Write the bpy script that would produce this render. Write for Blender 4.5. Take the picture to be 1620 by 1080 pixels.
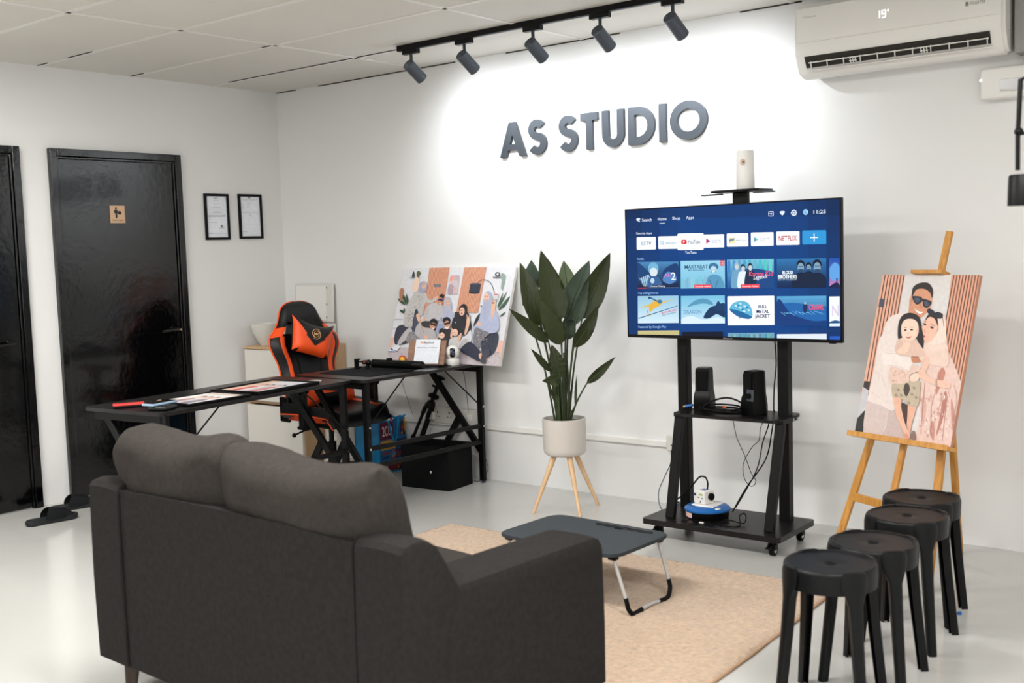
import bpy, bmesh, math, random
from mathutils import Vector, Matrix, noise
from math import sin, cos, pi, radians, sqrt, atan2, exp

for _o in list(bpy.data.objects):
    bpy.data.objects.remove(_o)
SC = bpy.context.scene
COL = SC.collection
RND = random.Random(7)

# ------------------------------------------------------------------ camera
CAM_LOC = Vector((6.1978, -5.1833, 1.4284))
YAW, PITCH, ROLL = 0.67219, -0.083889, -0.032625
_f = Vector((-sin(YAW) * cos(PITCH), cos(YAW) * cos(PITCH), sin(PITCH)))
_r = Vector((cos(YAW), sin(YAW), 0.0))
_u = _r.cross(_f)
R2 = _r * cos(ROLL) + _u * sin(ROLL)
U2 = _u * cos(ROLL) - _r * sin(ROLL)
cam_data = bpy.data.cameras.new('camera')
cam = bpy.data.objects.new('camera', cam_data)
COL.objects.link(cam)
cam.matrix_world = Matrix(((R2.x, U2.x, -_f.x, CAM_LOC.x), (R2.y, U2.y, -_f.y, CAM_LOC.y),
                           (R2.z, U2.z, -_f.z, CAM_LOC.z), (0, 0, 0, 1)))
cam_data.sensor_width = 36.0
cam_data.lens = 1731.08 / 1620 * 36
cam_data.clip_start = 0.05
cam_data.dof.use_dof = True
cam_data.dof.focus_distance = 5.7
cam_data.dof.aperture_fstop = 3.2
SC.camera = cam

# ------------------------------------------------------------------ world, exposure
SC.view_settings.view_transform = 'Standard'
SC.view_settings.look = 'None'
SC.view_settings.gamma = 1.0
SC.view_settings.use_curve_mapping = False
SC.view_settings.exposure = 0.62
world = bpy.data.worlds.new('world')
SC.world = world
world.use_nodes = True
world.node_tree.nodes['Background'].inputs[0].default_value = (0.9, 0.95, 1.0, 1)
world.node_tree.nodes['Background'].inputs[1].default_value = 0.05

CEIL = 2.59
# ceiling panel lamps: x, y, power
PANELS = [(1.3, -3.1, 28), (3.6, -3.1, 36), (5.9, -3.1, 32), (1.2, -5.9, 20), (3.4, -5.9, 34), (5.6, -5.9, 34)]
PANEL_COL = (1.0, 0.99, 0.975)
SPOT_POWER = 17
SPOT_COL = (0.90, 0.95, 1.0)

# ------------------------------------------------------------------ helpers: tagging, objects
def tag(o, label=None, cat=None, group=None, kind=None):
    if label: o['label'] = label
    if cat: o['category'] = cat
    if group: o['group'] = group
    if kind: o['kind'] = kind
    return o

def thing(name, label, cat, loc=(0, 0, 0), rotz=0.0, group=None):
    o = bpy.data.objects.new(name, None)
    o.empty_display_size = 0.1
    COL.objects.link(o)
    o.location = loc
    o.rotation_euler = (0, 0, rotz)
    return tag(o, label, cat, group)

def obj(name, bm, mats, parent=None, smooth=None, kind=None):
    me = bpy.data.meshes.new(name)
    bmesh.ops.recalc_face_normals(bm, faces=bm.faces[:])
    bm.to_mesh(me)
    bm.free()
    if not isinstance(mats, (list, tuple)): mats = [mats]
    for m in mats: me.materials.append(m)
    o = bpy.data.objects.new(name, me)
    COL.objects.link(o)
    if parent is not None: o.parent = parent
    if smooth is not None:
        for p in me.polygons: p.use_smooth = True
        try:
            me.set_sharp_from_angle(angle=radians(smooth))
        except Exception:
            pass
    if kind: o['kind'] = kind
    return o

def copy_tree(o, parent=None):
    c = o.copy()
    COL.objects.link(c)
    c.parent = parent
    for ch in o.children:
        copy_tree(ch, c)
    return c

def BM(): return bmesh.new()

def xf(loc=(0, 0, 0), rot=(0, 0, 0)):
    from mathutils import Euler
    return Matrix.Translation(loc) @ Euler(rot).to_matrix().to_4x4()

def box(bm, lo, hi, bev=0.0, seg=2, M=None, mi=0):
    c = [(a + b) / 2 for a, b in zip(lo, hi)]
    s = [abs(b - a) for a, b in zip(lo, hi)]
    r = bmesh.ops.create_cube(bm, size=1.0, matrix=Matrix.Translation(c) @ Matrix.Diagonal((*s, 1)))
    vs = r['verts']
    fs = list({f for v in vs for f in v.link_faces})
    if bev > 0:
        es = list({e for v in vs for e in v.link_edges})
        rr = bmesh.ops.bevel(bm, geom=es + vs, offset=min(bev, min(s) * 0.49), segments=seg, profile=0.5, affect='EDGES', clamp_overlap=True)
        fs = list({f for f in rr['faces']} | {f for f in fs if f.is_valid})
        vs = list({v for f in fs for v in f.verts})
        fs = list({f for v in vs for f in v.link_faces})
    for f in fs: f.material_index = mi
    if M is not None: bmesh.ops.transform(bm, matrix=M, verts=vs)
    return vs

def frame_of(d, up=(0, 0, 1)):
    d = Vector(d).normalized()
    up = Vector(up)
    if abs(d.dot(up)) > 0.98: up = Vector((1, 0, 0))
    a = up.cross(d).normalized()
    b = d.cross(a)
    return a, b, d

def beam(bm, p, q, w, h, up=(0, 0, 1), bev=0.0, mi=0):
    """rectangular bar from p to q: w across, h along up"""
    p = Vector(p); q = Vector(q)
    a, b, d = frame_of(q - p, up)
    L = (q - p).length
    M = Matrix(((a.x, b.x, d.x, p.x), (a.y, b.y, d.y, p.y), (a.z, b.z, d.z, p.z), (0, 0, 0, 1)))
    return box(bm, (-w / 2, -h / 2, 0), (w / 2, h / 2, L), bev, 2, M, mi)

def cyl(bm, p, q, r1, r2=None, n=20, cap=True, mi=0):
    p = Vector(p); q = Vector(q)
    if r2 is None: r2 = r1
    a, b, d = frame_of(q - p)
    A, B_ = [], []
    for i in range(n):
        t = 2 * pi * i / n
        o = a * cos(t) + b * sin(t)
        A.append(bm.verts.new(p + o * r1)); B_.append(bm.verts.new(q + o * r2))
    fs = [bm.faces.new((A[i], A[(i + 1) % n], B_[(i + 1) % n], B_[i])) for i in range(n)]
    if cap:
        fs.append(bm.faces.new(A[::-1])); fs.append(bm.faces.new(B_))
    for f in fs: f.material_index = mi
    return A + B_

def catmull(pts, k=6, closed=False):
    pts = [Vector(p) for p in pts]
    n = len(pts)
    out = []
    rng = range(n if closed else n - 1)
    for i in rng:
        if closed:
            p0, p1, p2, p3 = pts[(i - 1) % n], pts[i], pts[(i + 1) % n], pts[(i + 2) % n]
        else:
            p0 = pts[max(i - 1, 0)]; p1 = pts[i]; p2 = pts[i + 1]; p3 = pts[min(i + 2, n - 1)]
        for j in range(k):
            t = j / k
            out.append(0.5 * ((2 * p1) + (p2 - p0) * t + (2 * p0 - 5 * p1 + 4 * p2 - p3) * t * t + (3 * p1 - p0 - 3 * p2 + p3) * t ** 3))
    if not closed: out.append(pts[-1])
    return out

def tube(bm, pts, r, n=8, closed=False, mi=0, smooth_k=0):
    if smooth_k: pts = catmull(pts, smooth_k, closed)
    pts = [Vector(p) for p in pts]
    N = len(pts)
    rs = r if isinstance(r, (list, tuple)) else [r] * N
    if len(rs) != N:
        rs = [rs[min(int(i * len(rs) / N), len(rs) - 1)] for i in range(N)]
    rings = []
    up = None
    for i in range(N):
        if closed: d = pts[(i + 1) % N] - pts[(i - 1) % N]
        else: d = pts[min(i + 1, N - 1)] - pts[max(i - 1, 0)]
        d.normalize()
        if up is None:
            a, b, _ = frame_of(d)
        else:
            a = up - d * up.dot(d)
            if a.length < 1e-6: a, b, _ = frame_of(d)
            a.normalize(); b = d.cross(a)
        up = a
        rings.append([bm.verts.new(pts[i] + (a * cos(2 * pi * j / n) + b * sin(2 * pi * j / n)) * rs[i]) for j in range(n)])
    for i in range(N if closed else N - 1):
        A = rings[i]; B_ = rings[(i + 1) % N]
        for j in range(n):
            f = bm.faces.new((A[j], A[(j + 1) % n], B_[(j + 1) % n], B_[j])); f.material_index = mi
    if not closed:
        bm.faces.new(rings[0][::-1]).material_index = mi
        bm.faces.new(rings[-1]).material_index = mi

def lathe(bm, prof, n=32, center=(0, 0, 0), mi=0, M=None):
    cx, cy, cz = center
    rings = []
    allv = []
    for r, z in prof:
        if r < 1e-6:
            v = bm.verts.new((cx, cy, cz + z)); rings.append([v]); allv.append(v)
        else:
            ring = [bm.verts.new((cx + r * cos(2 * pi * i / n), cy + r * sin(2 * pi * i / n), cz + z)) for i in range(n)]
            rings.append(ring); allv += ring
    for A, B_ in zip(rings[:-1], rings[1:]):
        for i in range(n):
            j = (i + 1) % n
            if len(A) == 1 and len(B_) == 1: continue
            if len(A) == 1: f = bm.faces.new((A[0], B_[i], B_[j]))
            elif len(B_) == 1: f = bm.faces.new((A[i], A[j], B_[0]))
            else: f = bm.faces.new((A[i], A[j], B_[j], B_[i]))
            f.material_index = mi
    if M is not None: bmesh.ops.transform(bm, matrix=M, verts=allv)
    return allv

def prism(bm, poly, z0, z1, M=None, mi=0):
    """polygon (x,y) extruded from z0 to z1"""
    A = [bm.verts.new((x, y, z0)) for x, y in poly]
    B_ = [bm.verts.new((x, y, z1)) for x, y in poly]
    n = len(poly)
    fs = [bm.faces.new(A[::-1]), bm.faces.new(B_)]
    fs += [bm.faces.new((A[i], A[(i + 1) % n], B_[(i + 1) % n], B_[i])) for i in range(n)]
    for f in fs: f.material_index = mi
    if M is not None: bmesh.ops.transform(bm, matrix=M, verts=A + B_)
    return A + B_

def rounded(x0, y0, x1, y1, r, n=6):
    out = []
    for cx, cy, a in ((x1 - r, y1 - r, 0), (x0 + r, y1 - r, 90), (x0 + r, y0 + r, 180), (x1 - r, y0 + r, 270)):
        for i in range(n + 1):
            t = radians(a + 90 * i / n)
            out.append((cx + r * cos(t), cy + r * sin(t)))
    return out

def ball(bm, c, rx, ry=None, rz=None, u=20, v=12, mi=0, M=None):
    ry = ry or rx; rz = rz or rx
    m = Matrix.Translation(c) @ Matrix.Diagonal((rx, ry, rz, 1))
    if M is not None: m = M @ m
    r = bmesh.ops.create_uvsphere(bm, u_segments=u, v_segments=v, radius=1.0, matrix=m)
    for vv in r['verts']:
        for f in vv.link_faces: f.material_index = mi
    return r['verts']

def band(bm, pts, w, y0, y1, closed=False, mi=0):
    """flat stroke of width w along 2D points (x,z), solid between y0 and y1"""
    P = [Vector((p[0], p[1])) for p in pts]
    N = len(P)
    L, Rr = [], []
    for i in range(N):
        if closed: d = P[(i + 1) % N] - P[(i - 1) % N]
        else: d = P[min(i + 1, N - 1)] - P[max(i - 1, 0)]
        d.normalize()
        nrm = Vector((-d.y, d.x))
        L.append(P[i] + nrm * w / 2); Rr.append(P[i] - nrm * w / 2)
    V = [[bm.verts.new((q.x, y, q.y)) for q in S] for S in (L, Rr) for y in (y0, y1)]
    l0, l1, r0, r1 = V
    for i in range(N if closed else N - 1):
        j = (i + 1) % N
        for a, b in ((l0, r0), (r0, r1), (r1, l1), (l1, l0)):
            bm.faces.new((a[i], a[j], b[j], b[i])).material_index = mi
    if not closed:
        bm.faces.new((l0[0], r0[0], r1[0], l1[0])).material_index = mi
        bm.faces.new((l0[-1], l1[-1], r1[-1], r0[-1])).material_index = mi

# ------------------------------------------------------------------ materials
def lin(c):
    return tuple(((v / 255) / 12.92 if v / 255 <= 0.04045 else (((v / 255) + 0.055) / 1.055) ** 2.4) for v in c)

def mat(name, rgb, rough=0.5, metal=0.0, spec=0.5, bump=0.0, bscale=40.0, var=0.0, vscale=3.0, coat=0.0,
        stretch=(1, 1, 1), sheen=0.0, rvar=0.0):
    m = bpy.data.materials.new(name)
    m.use_nodes = True
    nt = m.node_tree
    b = nt.nodes['Principled BSDF']
    c = lin(rgb)
    b.inputs['Base Color'].default_value = (*c, 1)
    b.inputs['Roughness'].default_value = rough
    b.inputs['Metallic'].default_value = metal
    b.inputs['Specular IOR Level'].default_value = spec
    if coat: b.inputs['Coat Weight'].default_value = coat; b.inputs['Coat Roughness'].default_value = 0.08
    if sheen: b.inputs['Sheen Weight'].default_value = sheen
    tc = nt.nodes.new('ShaderNodeTexCoord')
    mp = nt.nodes.new('ShaderNodeMapping')
    mp.inputs['Scale'].default_value = stretch
    nt.links.new(tc.outputs['Object'], mp.inputs['Vector'])
    nz = nt.nodes.new('ShaderNodeTexNoise')
    nz.inputs['Scale'].default_value = vscale
    nz.inputs['Detail'].default_value = 6
    nt.links.new(mp.outputs[0], nz.inputs['Vector'])
    v = max(var, 0.015)
    mr = nt.nodes.new('ShaderNodeMapRange')
    mr.inputs[1].default_value = 0.25; mr.inputs[2].default_value = 0.75
    mr.inputs[3].default_value = 1 - v; mr.inputs[4].default_value = 1 + v
    nt.links.new(nz.outputs['Fac'], mr.inputs[0])
    mx = nt.nodes.new('ShaderNodeMix'); mx.data_type = 'RGBA'; mx.blend_type = 'MULTIPLY'
    mx.inputs[0].default_value = 1.0
    mx.inputs[6].default_value = (*c, 1)
    nt.links.new(mr.outputs[0], mx.inputs[7])
    nt.links.new(mx.outputs[2], b.inputs['Base Color'])
    if rvar:
        m2 = nt.nodes.new('ShaderNodeMapRange')
        m2.inputs[1].default_value = 0.3; m2.inputs[2].default_value = 0.7
        m2.inputs[3].default_value = max(rough - rvar, 0.02); m2.inputs[4].default_value = rough + rvar
        nt.links.new(nz.outputs['Fac'], m2.inputs[0]); nt.links.new(m2.outputs[0], b.inputs['Roughness'])
    if bump:
        n2 = nt.nodes.new('ShaderNodeTexNoise')
        n2.inputs['Scale'].default_value = bscale
        n2.inputs['Detail'].default_value = 4
        nt.links.new(mp.outputs[0], n2.inputs['Vector'])
        bp = nt.nodes.new('ShaderNodeBump')
        bp.inputs['Strength'].default_value = bump
        bp.inputs['Distance'].default_value = 0.01
        nt.links.new(n2.outputs['Fac'], bp.inputs['Height'])
        nt.links.new(bp.outputs[0], b.inputs['Normal'])
    return m

def wood(name, c1, c2, rough=0.45, scale=14, axis='X'):
    m = mat(name, c1, rough)
    nt = m.node_tree
    b = nt.nodes['Principled BSDF']
    tc = nt.nodes.new('ShaderNodeTexCoord'); mp = nt.nodes.new('ShaderNodeMapping')
    s = {'X': (0.08, 1, 1), 'Y': (1, 0.08, 1), 'Z': (1, 1, 0.08)}[axis]
    mp.inputs['Scale'].default_value = s
    nt.links.new(tc.outputs['Object'], mp.inputs['Vector'])
    nz = nt.nodes.new('ShaderNodeTexNoise'); nz.inputs['Scale'].default_value = scale * 4
    nz.inputs['Detail'].default_value = 8; nz.inputs['Distortion'].default_value = 0.6
    nt.links.new(mp.outputs[0], nz.inputs['Vector'])
    cr = nt.nodes.new('ShaderNodeValToRGB')
    cr.color_ramp.elements[0].position = 0.3; cr.color_ramp.elements[0].color = (*lin(c2), 1)
    cr.color_ramp.elements[1].position = 0.65; cr.color_ramp.elements[1].color = (*lin(c1), 1)
    nt.links.new(nz.outputs['Fac'], cr.inputs[0]); nt.links.new(cr.outputs[0], b.inputs['Base Color'])
    return m

def emit(name, rgb, strength):
    m = bpy.data.materials.new(name); m.use_nodes = True
    nt = m.node_tree; nt.nodes.remove(nt.nodes['Principled BSDF'])
    e = nt.nodes.new('ShaderNodeEmission'); e.inputs[0].default_value = (*lin(rgb), 1); e.inputs[1].default_value = strength
    nt.links.new(e.outputs[0], nt.nodes['Material Output'].inputs[0])
    return m

M = {}
M['wall'] = mat('painted_wall', (229, 229, 228), 0.7, bump=0.04, bscale=18, var=0.012, vscale=1.5)
M['ceiling'] = mat('ceiling_board', (216, 213, 206), 0.85, bump=0.12, bscale=160, var=0.02, vscale=2)
M['ceiling_grid'] = mat('ceiling_grid', (226, 224, 219), 0.5)
M['gap'] = mat('dark_gap', (45, 42, 38), 0.9)
M['floor'] = mat('epoxy_floor', (190, 189, 185), 0.16, spec=0.6, bump=0.10, bscale=5, var=0.05, vscale=0.9, rvar=0.07)
M['gloss_black'] = mat('gloss_black_paint', (3, 3, 4), 0.12, spec=0.35, bump=0.22, bscale=26, var=0.2, vscale=3, coat=0.45)
M['matt_black'] = mat('black_powder_coat', (9, 9, 10), 0.42, bump=0.05, bscale=300, var=0.08, spec=.18)
M['black_plastic'] = mat('black_plastic', (7, 7, 8), 0.35, var=0.05, spec=.18)
M['stool_plastic'] = mat('stool_plastic', (8, 9, 11), 0.42, bump=0.08, bscale=220, var=0.06, spec=.22)
M['black_rubber'] = mat('black_rubber', (7, 7, 7), 0.7, spec=.18)
M['chrome'] = mat('chrome', (210, 210, 212), 0.2, metal=1.0)
M['steel'] = mat('brushed_steel', (66, 71, 77), 0.42, metal=0.55, bump=0.06, bscale=160, stretch=(1, 1, 12))
M['white_plastic'] = mat('white_plastic', (232, 230, 226), 0.4, var=0.02)
M['offwhite'] = mat('offwhite_plastic', (214, 211, 204), 0.45, var=0.02)
M['white_laminate'] = mat('white_laminate', (222, 218, 211), 0.45, var=0.02)
M['beech'] = wood('beech_wood', (222, 186, 146), (206, 166, 124), 0.5, 10, 'Z')
M['pine'] = wood('pine_wood', (206, 150, 72), (176, 116, 44), 0.45, 10, 'Z')
M['oak_side'] = wood('oak_laminate', (205, 172, 134), (190, 154, 114), 0.5, 8, 'Z')
M['walnut'] = wood('walnut_board', (146, 108, 80), (118, 82, 58), 0.5, 9, 'X')
M['dark_leg'] = wood('dark_wood', (70, 54, 44), (48, 36, 28), 0.5, 9, 'Z')
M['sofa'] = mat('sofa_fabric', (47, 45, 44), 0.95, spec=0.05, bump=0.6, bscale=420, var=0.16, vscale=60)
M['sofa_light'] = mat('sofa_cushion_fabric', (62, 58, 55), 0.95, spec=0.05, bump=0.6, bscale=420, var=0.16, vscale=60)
M['seam'] = mat('seam', (16, 15, 14), 0.95)
M['desk_top'] = mat('desk_laminate', (16, 14, 14), 0.33, bump=0.06, bscale=240, var=0.1, vscale=20, spec=.35)
M['desk_edge'] = mat('desk_edge', (10, 10, 10), 0.45, spec=.18)
M['table_top'] = mat('folding_table_top', (50, 56, 61), 0.5, bump=0.12, bscale=150, var=0.14, vscale=30, stretch=(1, 14, 1), spec=.2)
M['grey_tube'] = mat('light_grey_tube', (192, 192, 192), 0.35, metal=0.3)
M['rug'] = mat('rug_pile', (200, 168, 136), 1.0, spec=0.05, bump=1.0, bscale=210, var=0.22, vscale=48, sheen=0.5)
M['rug_edge'] = mat('rug_binding', (168, 134, 104), 0.95)
M['leather'] = mat('black_leather', (10, 11, 13), 0.4, bump=0.15, bscale=180, var=0.08, spec=.35)
M['slipper'] = mat('slipper_foam', (34, 36, 39), 0.6, spec=0.3, var=0.05)
M['orange'] = mat('orange_leather', (238, 84, 30), 0.42, bump=0.15, bscale=180, var=0.05, spec=.35)
M['gold'] = mat('gold_thread', (214, 168, 112), 0.5)
M['leaf'] = mat('leaf_green', (66, 76, 40), 0.42, var=0.28, vscale=8, bump=0.25, bscale=60, stretch=(1, 1, 0.2))
M['leaf_back'] = mat('leaf_blue_green', (74, 92, 74), 0.45, var=0.2, vscale=8)
M['leaf_pale'] = mat('leaf_pale_green', (112, 128, 92), 0.5, var=0.2, vscale=8)
M['stem'] = mat('leaf_stalk', (50, 62, 32), 0.5, var=0.2)
M['pot'] = mat('pot_white', (206, 200, 193), 0.45, var=0.02)
M['soil'] = mat('soil', (50, 42, 34), 0.95, bump=0.8, bscale=90, var=0.3, vscale=30)
M['paper'] = mat('paper', (214, 219, 226), 0.6)
M['blue'] = mat('blue_plastic', (24, 96, 168), 0.35)
M['bag_blue'] = mat('bag_blue', (22, 140, 200), 0.4, bump=0.3, bscale=14, var=0.1)
M['bag_maroon'] = mat('bag_maroon', (128, 24, 60), 0.4)
M['bag_yellow'] = mat('bag_yellow', (232, 182, 40), 0.4)
M['bag_navy'] = mat('bag_navy', (28, 44, 96), 0.4)
M['red'] = mat('red_print', (200, 52, 50), 0.5)
M['cardboard'] = mat('carton_pale', (205, 200, 192), 0.7, var=0.05)
M['mousemat'] = mat('mouse_mat', (14, 17, 22), 0.9, bump=0.15, bscale=400, spec=.18)
M['fabric_black'] = mat('black_fabric_box', (7, 9, 9), 0.85, bump=0.3, bscale=300, var=0.1, spec=.18)
M['lens'] = mat('lens_glass', (10, 12, 16), 0.06, spec=0.8, coat=1.0)
M['panel_emit'] = emit('lamp_diffuser', (255, 250, 240), 6.0)
M['spot_emit'] = emit('spot_lens', (235, 244, 255), 20.0)
M['led'] = emit('display_digits', (235, 245, 255), 2.4)
M['indicator'] = emit('indicator_light', (235, 245, 255), 3.0)

def attr_mat(name, emission=0.0, rough=0.5):
    m = bpy.data.materials.new(name); m.use_nodes = True
    nt = m.node_tree; b = nt.nodes['Principled BSDF']
    a = nt.nodes.new('ShaderNodeAttribute'); a.attribute_name = 'print'
    nt.links.new(a.outputs['Color'], b.inputs['Base Color'])
    b.inputs['Roughness'].default_value = rough
    if emission:
        b.inputs['Base Color'].default_value = (0.01, 0.01, 0.01, 1)
        nt.links.remove(b.inputs['Base Color'].links[0])
        nt.links.new(a.outputs['Color'], b.inputs['Emission Color'])
        b.inputs['Emission Strength'].default_value = emission
    else:
        tc = nt.nodes.new('ShaderNodeTexCoord')
        nz = nt.nodes.new('ShaderNodeTexNoise'); nz.inputs['Scale'].default_value = 55; nz.inputs['Detail'].default_value = 5
        nt.links.new(tc.outputs['Object'], nz.inputs['Vector'])
        mr = nt.nodes.new('ShaderNodeMapRange')
        mr.inputs[1].default_value = 0.3; mr.inputs[2].default_value = 0.7; mr.inputs[3].default_value = 0.93; mr.inputs[4].default_value = 1.05
        nt.links.new(nz.outputs['Fac'], mr.inputs[0])
        mx = nt.nodes.new('ShaderNodeMix'); mx.data_type = 'RGBA'; mx.blend_type = 'MULTIPLY'; mx.inputs[0].default_value = 1.0
        nt.links.new(a.outputs['Color'], mx.inputs[6]); nt.links.new(mr.outputs[0], mx.inputs[7])
        nt.links.new(mx.outputs[2], b.inputs['Base Color'])
    return m
M['print'] = attr_mat('printed_canvas', 0, 0.55)
M['screen'] = attr_mat('lit_screen', 0.72, 0.45)
M['screen'].node_tree.nodes['Principled BSDF'].inputs['Specular IOR Level'].default_value = 0.06

# ------------------------------------------------------------------ flat printed artwork
_txt = {}
def text_geo(s):
    if s in _txt: return _txt[s]
    cu = bpy.data.curves.new('t', 'FONT'); cu.body = s; cu.size = 1.0; cu.resolution_u = 3; cu.offset = 0.010
    o = bpy.data.objects.new('t', cu); COL.objects.link(o)
    dg = bpy.context.evaluated_depsgraph_get()
    me = bpy.data.meshes.new_from_object(o.evaluated_get(dg))
    vs = [(v.co.x, v.co.y) for v in me.vertices]
    fs = [tuple(p.vertices) for p in me.polygons]
    bpy.data.objects.remove(o); bpy.data.curves.remove(cu); bpy.data.meshes.remove(me)
    if vs:
        x0 = min(v[0] for v in vs); x1 = max(v[0] for v in vs)
    else: x0, x1 = 0, 1
    _txt[s] = (vs, fs, x0, x1)
    return _txt[s]

def solve8(A, b):
    n = 8
    Mx = [A[i][:] + [b[i]] for i in range(n)]
    for c in range(n):
        p = max(range(c, n), key=lambda r: abs(Mx[r][c])); Mx[c], Mx[p] = Mx[p], Mx[c]
        for r in range(n):
            if r != c:
                k = Mx[r][c] / Mx[c][c]
                for j in range(c, n + 1): Mx[r][j] -= k * Mx[c][j]
    return [Mx[i][n] / Mx[i][i] for i in range(n)]

class Art:
    """flat artwork on a rectangle W x H (local x right, z up, facing -y).
    Drawing units: a quad of design points (tl, tr, br, bl) is mapped onto the rectangle."""
    def __init__(s, quad, W, H, lift=0.0003):
        dst = [(0, H), (W, H), (W, 0), (0, 0)]
        A, b = [], []
        for (x, y), (X, Y) in zip(quad, dst):
            A.append([x, y, 1, 0, 0, 0, -x * X, -y * X]); b.append(X)
            A.append([0, 0, 0, x, y, 1, -x * Y, -y * Y]); b.append(Y)
        s.h = solve8(A, b); s.W = W; s.H = H
        s.clip = None
        s.bm = BM(); s.lay = s.bm.loops.layers.float_color.new('print'); s.z = lift
    def m(s, x, y):
        if s.clip: x = min(max(x, s.clip[0]), s.clip[2]); y = min(max(y, s.clip[1]), s.clip[3])
        h = s.h; w = h[6] * x + h[7] * y + 1
        return (min(max((h[0] * x + h[1] * y + h[2]) / w, 0), s.W), min(max((h[3] * x + h[4] * y + h[5]) / w, 0), s.H))
    def _face(s, pts, c):
        vs = [s.bm.verts.new((x, -s.z, y)) for x, y in pts]
        try: f = s.bm.faces.new(vs)
        except Exception: return
        for l in f.loops: l[s.lay] = (*c, 1)
    def poly(s, pts, c):
        c = lin(c); s.z += 0.00003
        P = [s.m(*p) for p in pts]
        q = [P[0]]
        for p in P[1:]:
            if abs(p[0] - q[-1][0]) + abs(p[1] - q[-1][1]) > 1e-6: q.append(p)
        if len(q) < 3: return
        if len(q) > 4:
            from mathutils.geometry import tessellate_polygon
            v3 = [Vector((a, b, 0)) for a, b in q]
            for tri in tessellate_polygon([v3]):
                s._face([q[i] for i in tri], c)
        else: s._face(q, c)
    def rect(s, x0, y0, x1, y1, c, r=0):
        s.poly(rounded(x0, y0, x1, y1, r, 4) if r else [(x0, y0), (x1, y0), (x1, y1), (x0, y1)], c)
    def smooth(s, pts, c, k=5):
        s.poly([(p.x, p.y) for p in catmull([(a, b, 0) for a, b in pts], k, True)], c)
    def ell(s, cx, cy, rx, ry, c, rot=0, n=20):
        r = radians(rot)
        s.poly([(cx + rx * cos(t) * cos(r) - ry * sin(t) * sin(r), cy + rx * cos(t) * sin(r) + ry * sin(t) * cos(r))
                for t in [2 * pi * i / n for i in range(n)]], c)
    def line(s, pts, w, c, k=0):
        if k: pts = [(p.x, p.y) for p in catmull([(a, b, 0) for a, b in pts], k)]
        cl = lin(c); s.z += 0.00003
        P = [Vector(p) for p in pts]; L, R_ = [], []
        for i in range(len(P)):
            d = (P[min(i + 1, len(P) - 1)] - P[max(i - 1, 0)]).normalized(); nn = Vector((-d.y, d.x)) * w / 2
            L.append(P[i] + nn); R_.append(P[i] - nn)
        for i in range(len(P) - 1):
            s._face([s.m(*q) for q in (L[i], L[i + 1], R_[i + 1], R_[i])], cl)
    def text(s, t, x, y, h, c, w=None, slope=0.0, shear=0.0, bold=0):
        """left end of baseline at x,y; cap height h; total width w; slope of the baseline"""
        vs, fs, x0, x1 = text_geo(t)
        k = h / 0.70
        kx = (w / (x1 - x0)) if w else k * 0.95
        cl = lin(c); s.z += 0.00003
        if bold: s.text(t, x + bold, y, h, c, w, slope, shear)
        for f in fs:
            pts = []
            for i in f:
                dx = (vs[i][0] - x0) * kx
                pts.append(s.m(x + dx + shear * vs[i][1] * k, y - vs[i][1] * k + dx * slope))
            s._face(pts, cl)
    def done(s, name, material, parent):
        bm = s.bm; me = bpy.data.meshes.new(name); bm.to_mesh(me); bm.free(); me.materials.append(material)
        # faces must look towards -y
        o = bpy.data.objects.new(name, me); COL.objects.link(o); o.parent = parent
        return o

# ================================================================== ROOM
def struct(name, bm, m, parent=None, smooth=None):
    o = obj(name, bm, m, parent, smooth)
    if parent is None: o['kind'] = 'structure'
    return o

RX = 7.2           # right side of the room
FY = -8.2          # front of the room (behind the camera)
b = BM(); box(b, (-0.15, FY - .15, -0.12), (RX + .15, 0.15, 0)); struct('floor', b, M['floor'])
b = BM(); box(b, (-0.15, FY - .15, CEIL), (RX + .15, 0.15, CEIL + 0.08)); struct('ceiling', b, M['ceiling'])
b = BM(); box(b, (-0.15, FY, 0), (0, 0.15, CEIL)); struct('wall_left', b, M['wall'])
b = BM(); box(b, (-0.15, FY - .15, 0), (RX + .15, FY, CEIL)); struct('wall_front', b, M['wall'])
b = BM(); box(b, (RX, FY, 0), (RX + .15, -2.0, CEIL)); struct('wall_right', b, M['wall'])
# back wall: straight, then sweeping round into the right wall, with a coved foot
path = [(0, 0), (4.75, 0)]
Rc = 2.35
for i in range(1, 25):
    t = radians(90 * i / 24)
    path.append((4.75 + Rc * sin(t), -Rc + Rc * cos(t)))
path.append((RX, -2.45))
b = BM()
n_ = len(path)
cols = []
for (x, y) in path:
    cols.append([b.verts.new((x, y, 0)), b.verts.new((x, y, CEIL)), b.verts.new((x + .0, y + .15, CEIL)), b.verts.new((x + .0, y + .15, 0))])
for A_, B_ in zip(cols[:-1], cols[1:]):
    for i in range(4): b.faces.new((A_[i], A_[(i + 1) % 4], B_[(i + 1) % 4], B_[i]))
b.faces.new(cols[0]); b.faces.new(cols[-1][::-1])
struct('wall_back', b, M['wall'], smooth=40)

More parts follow.
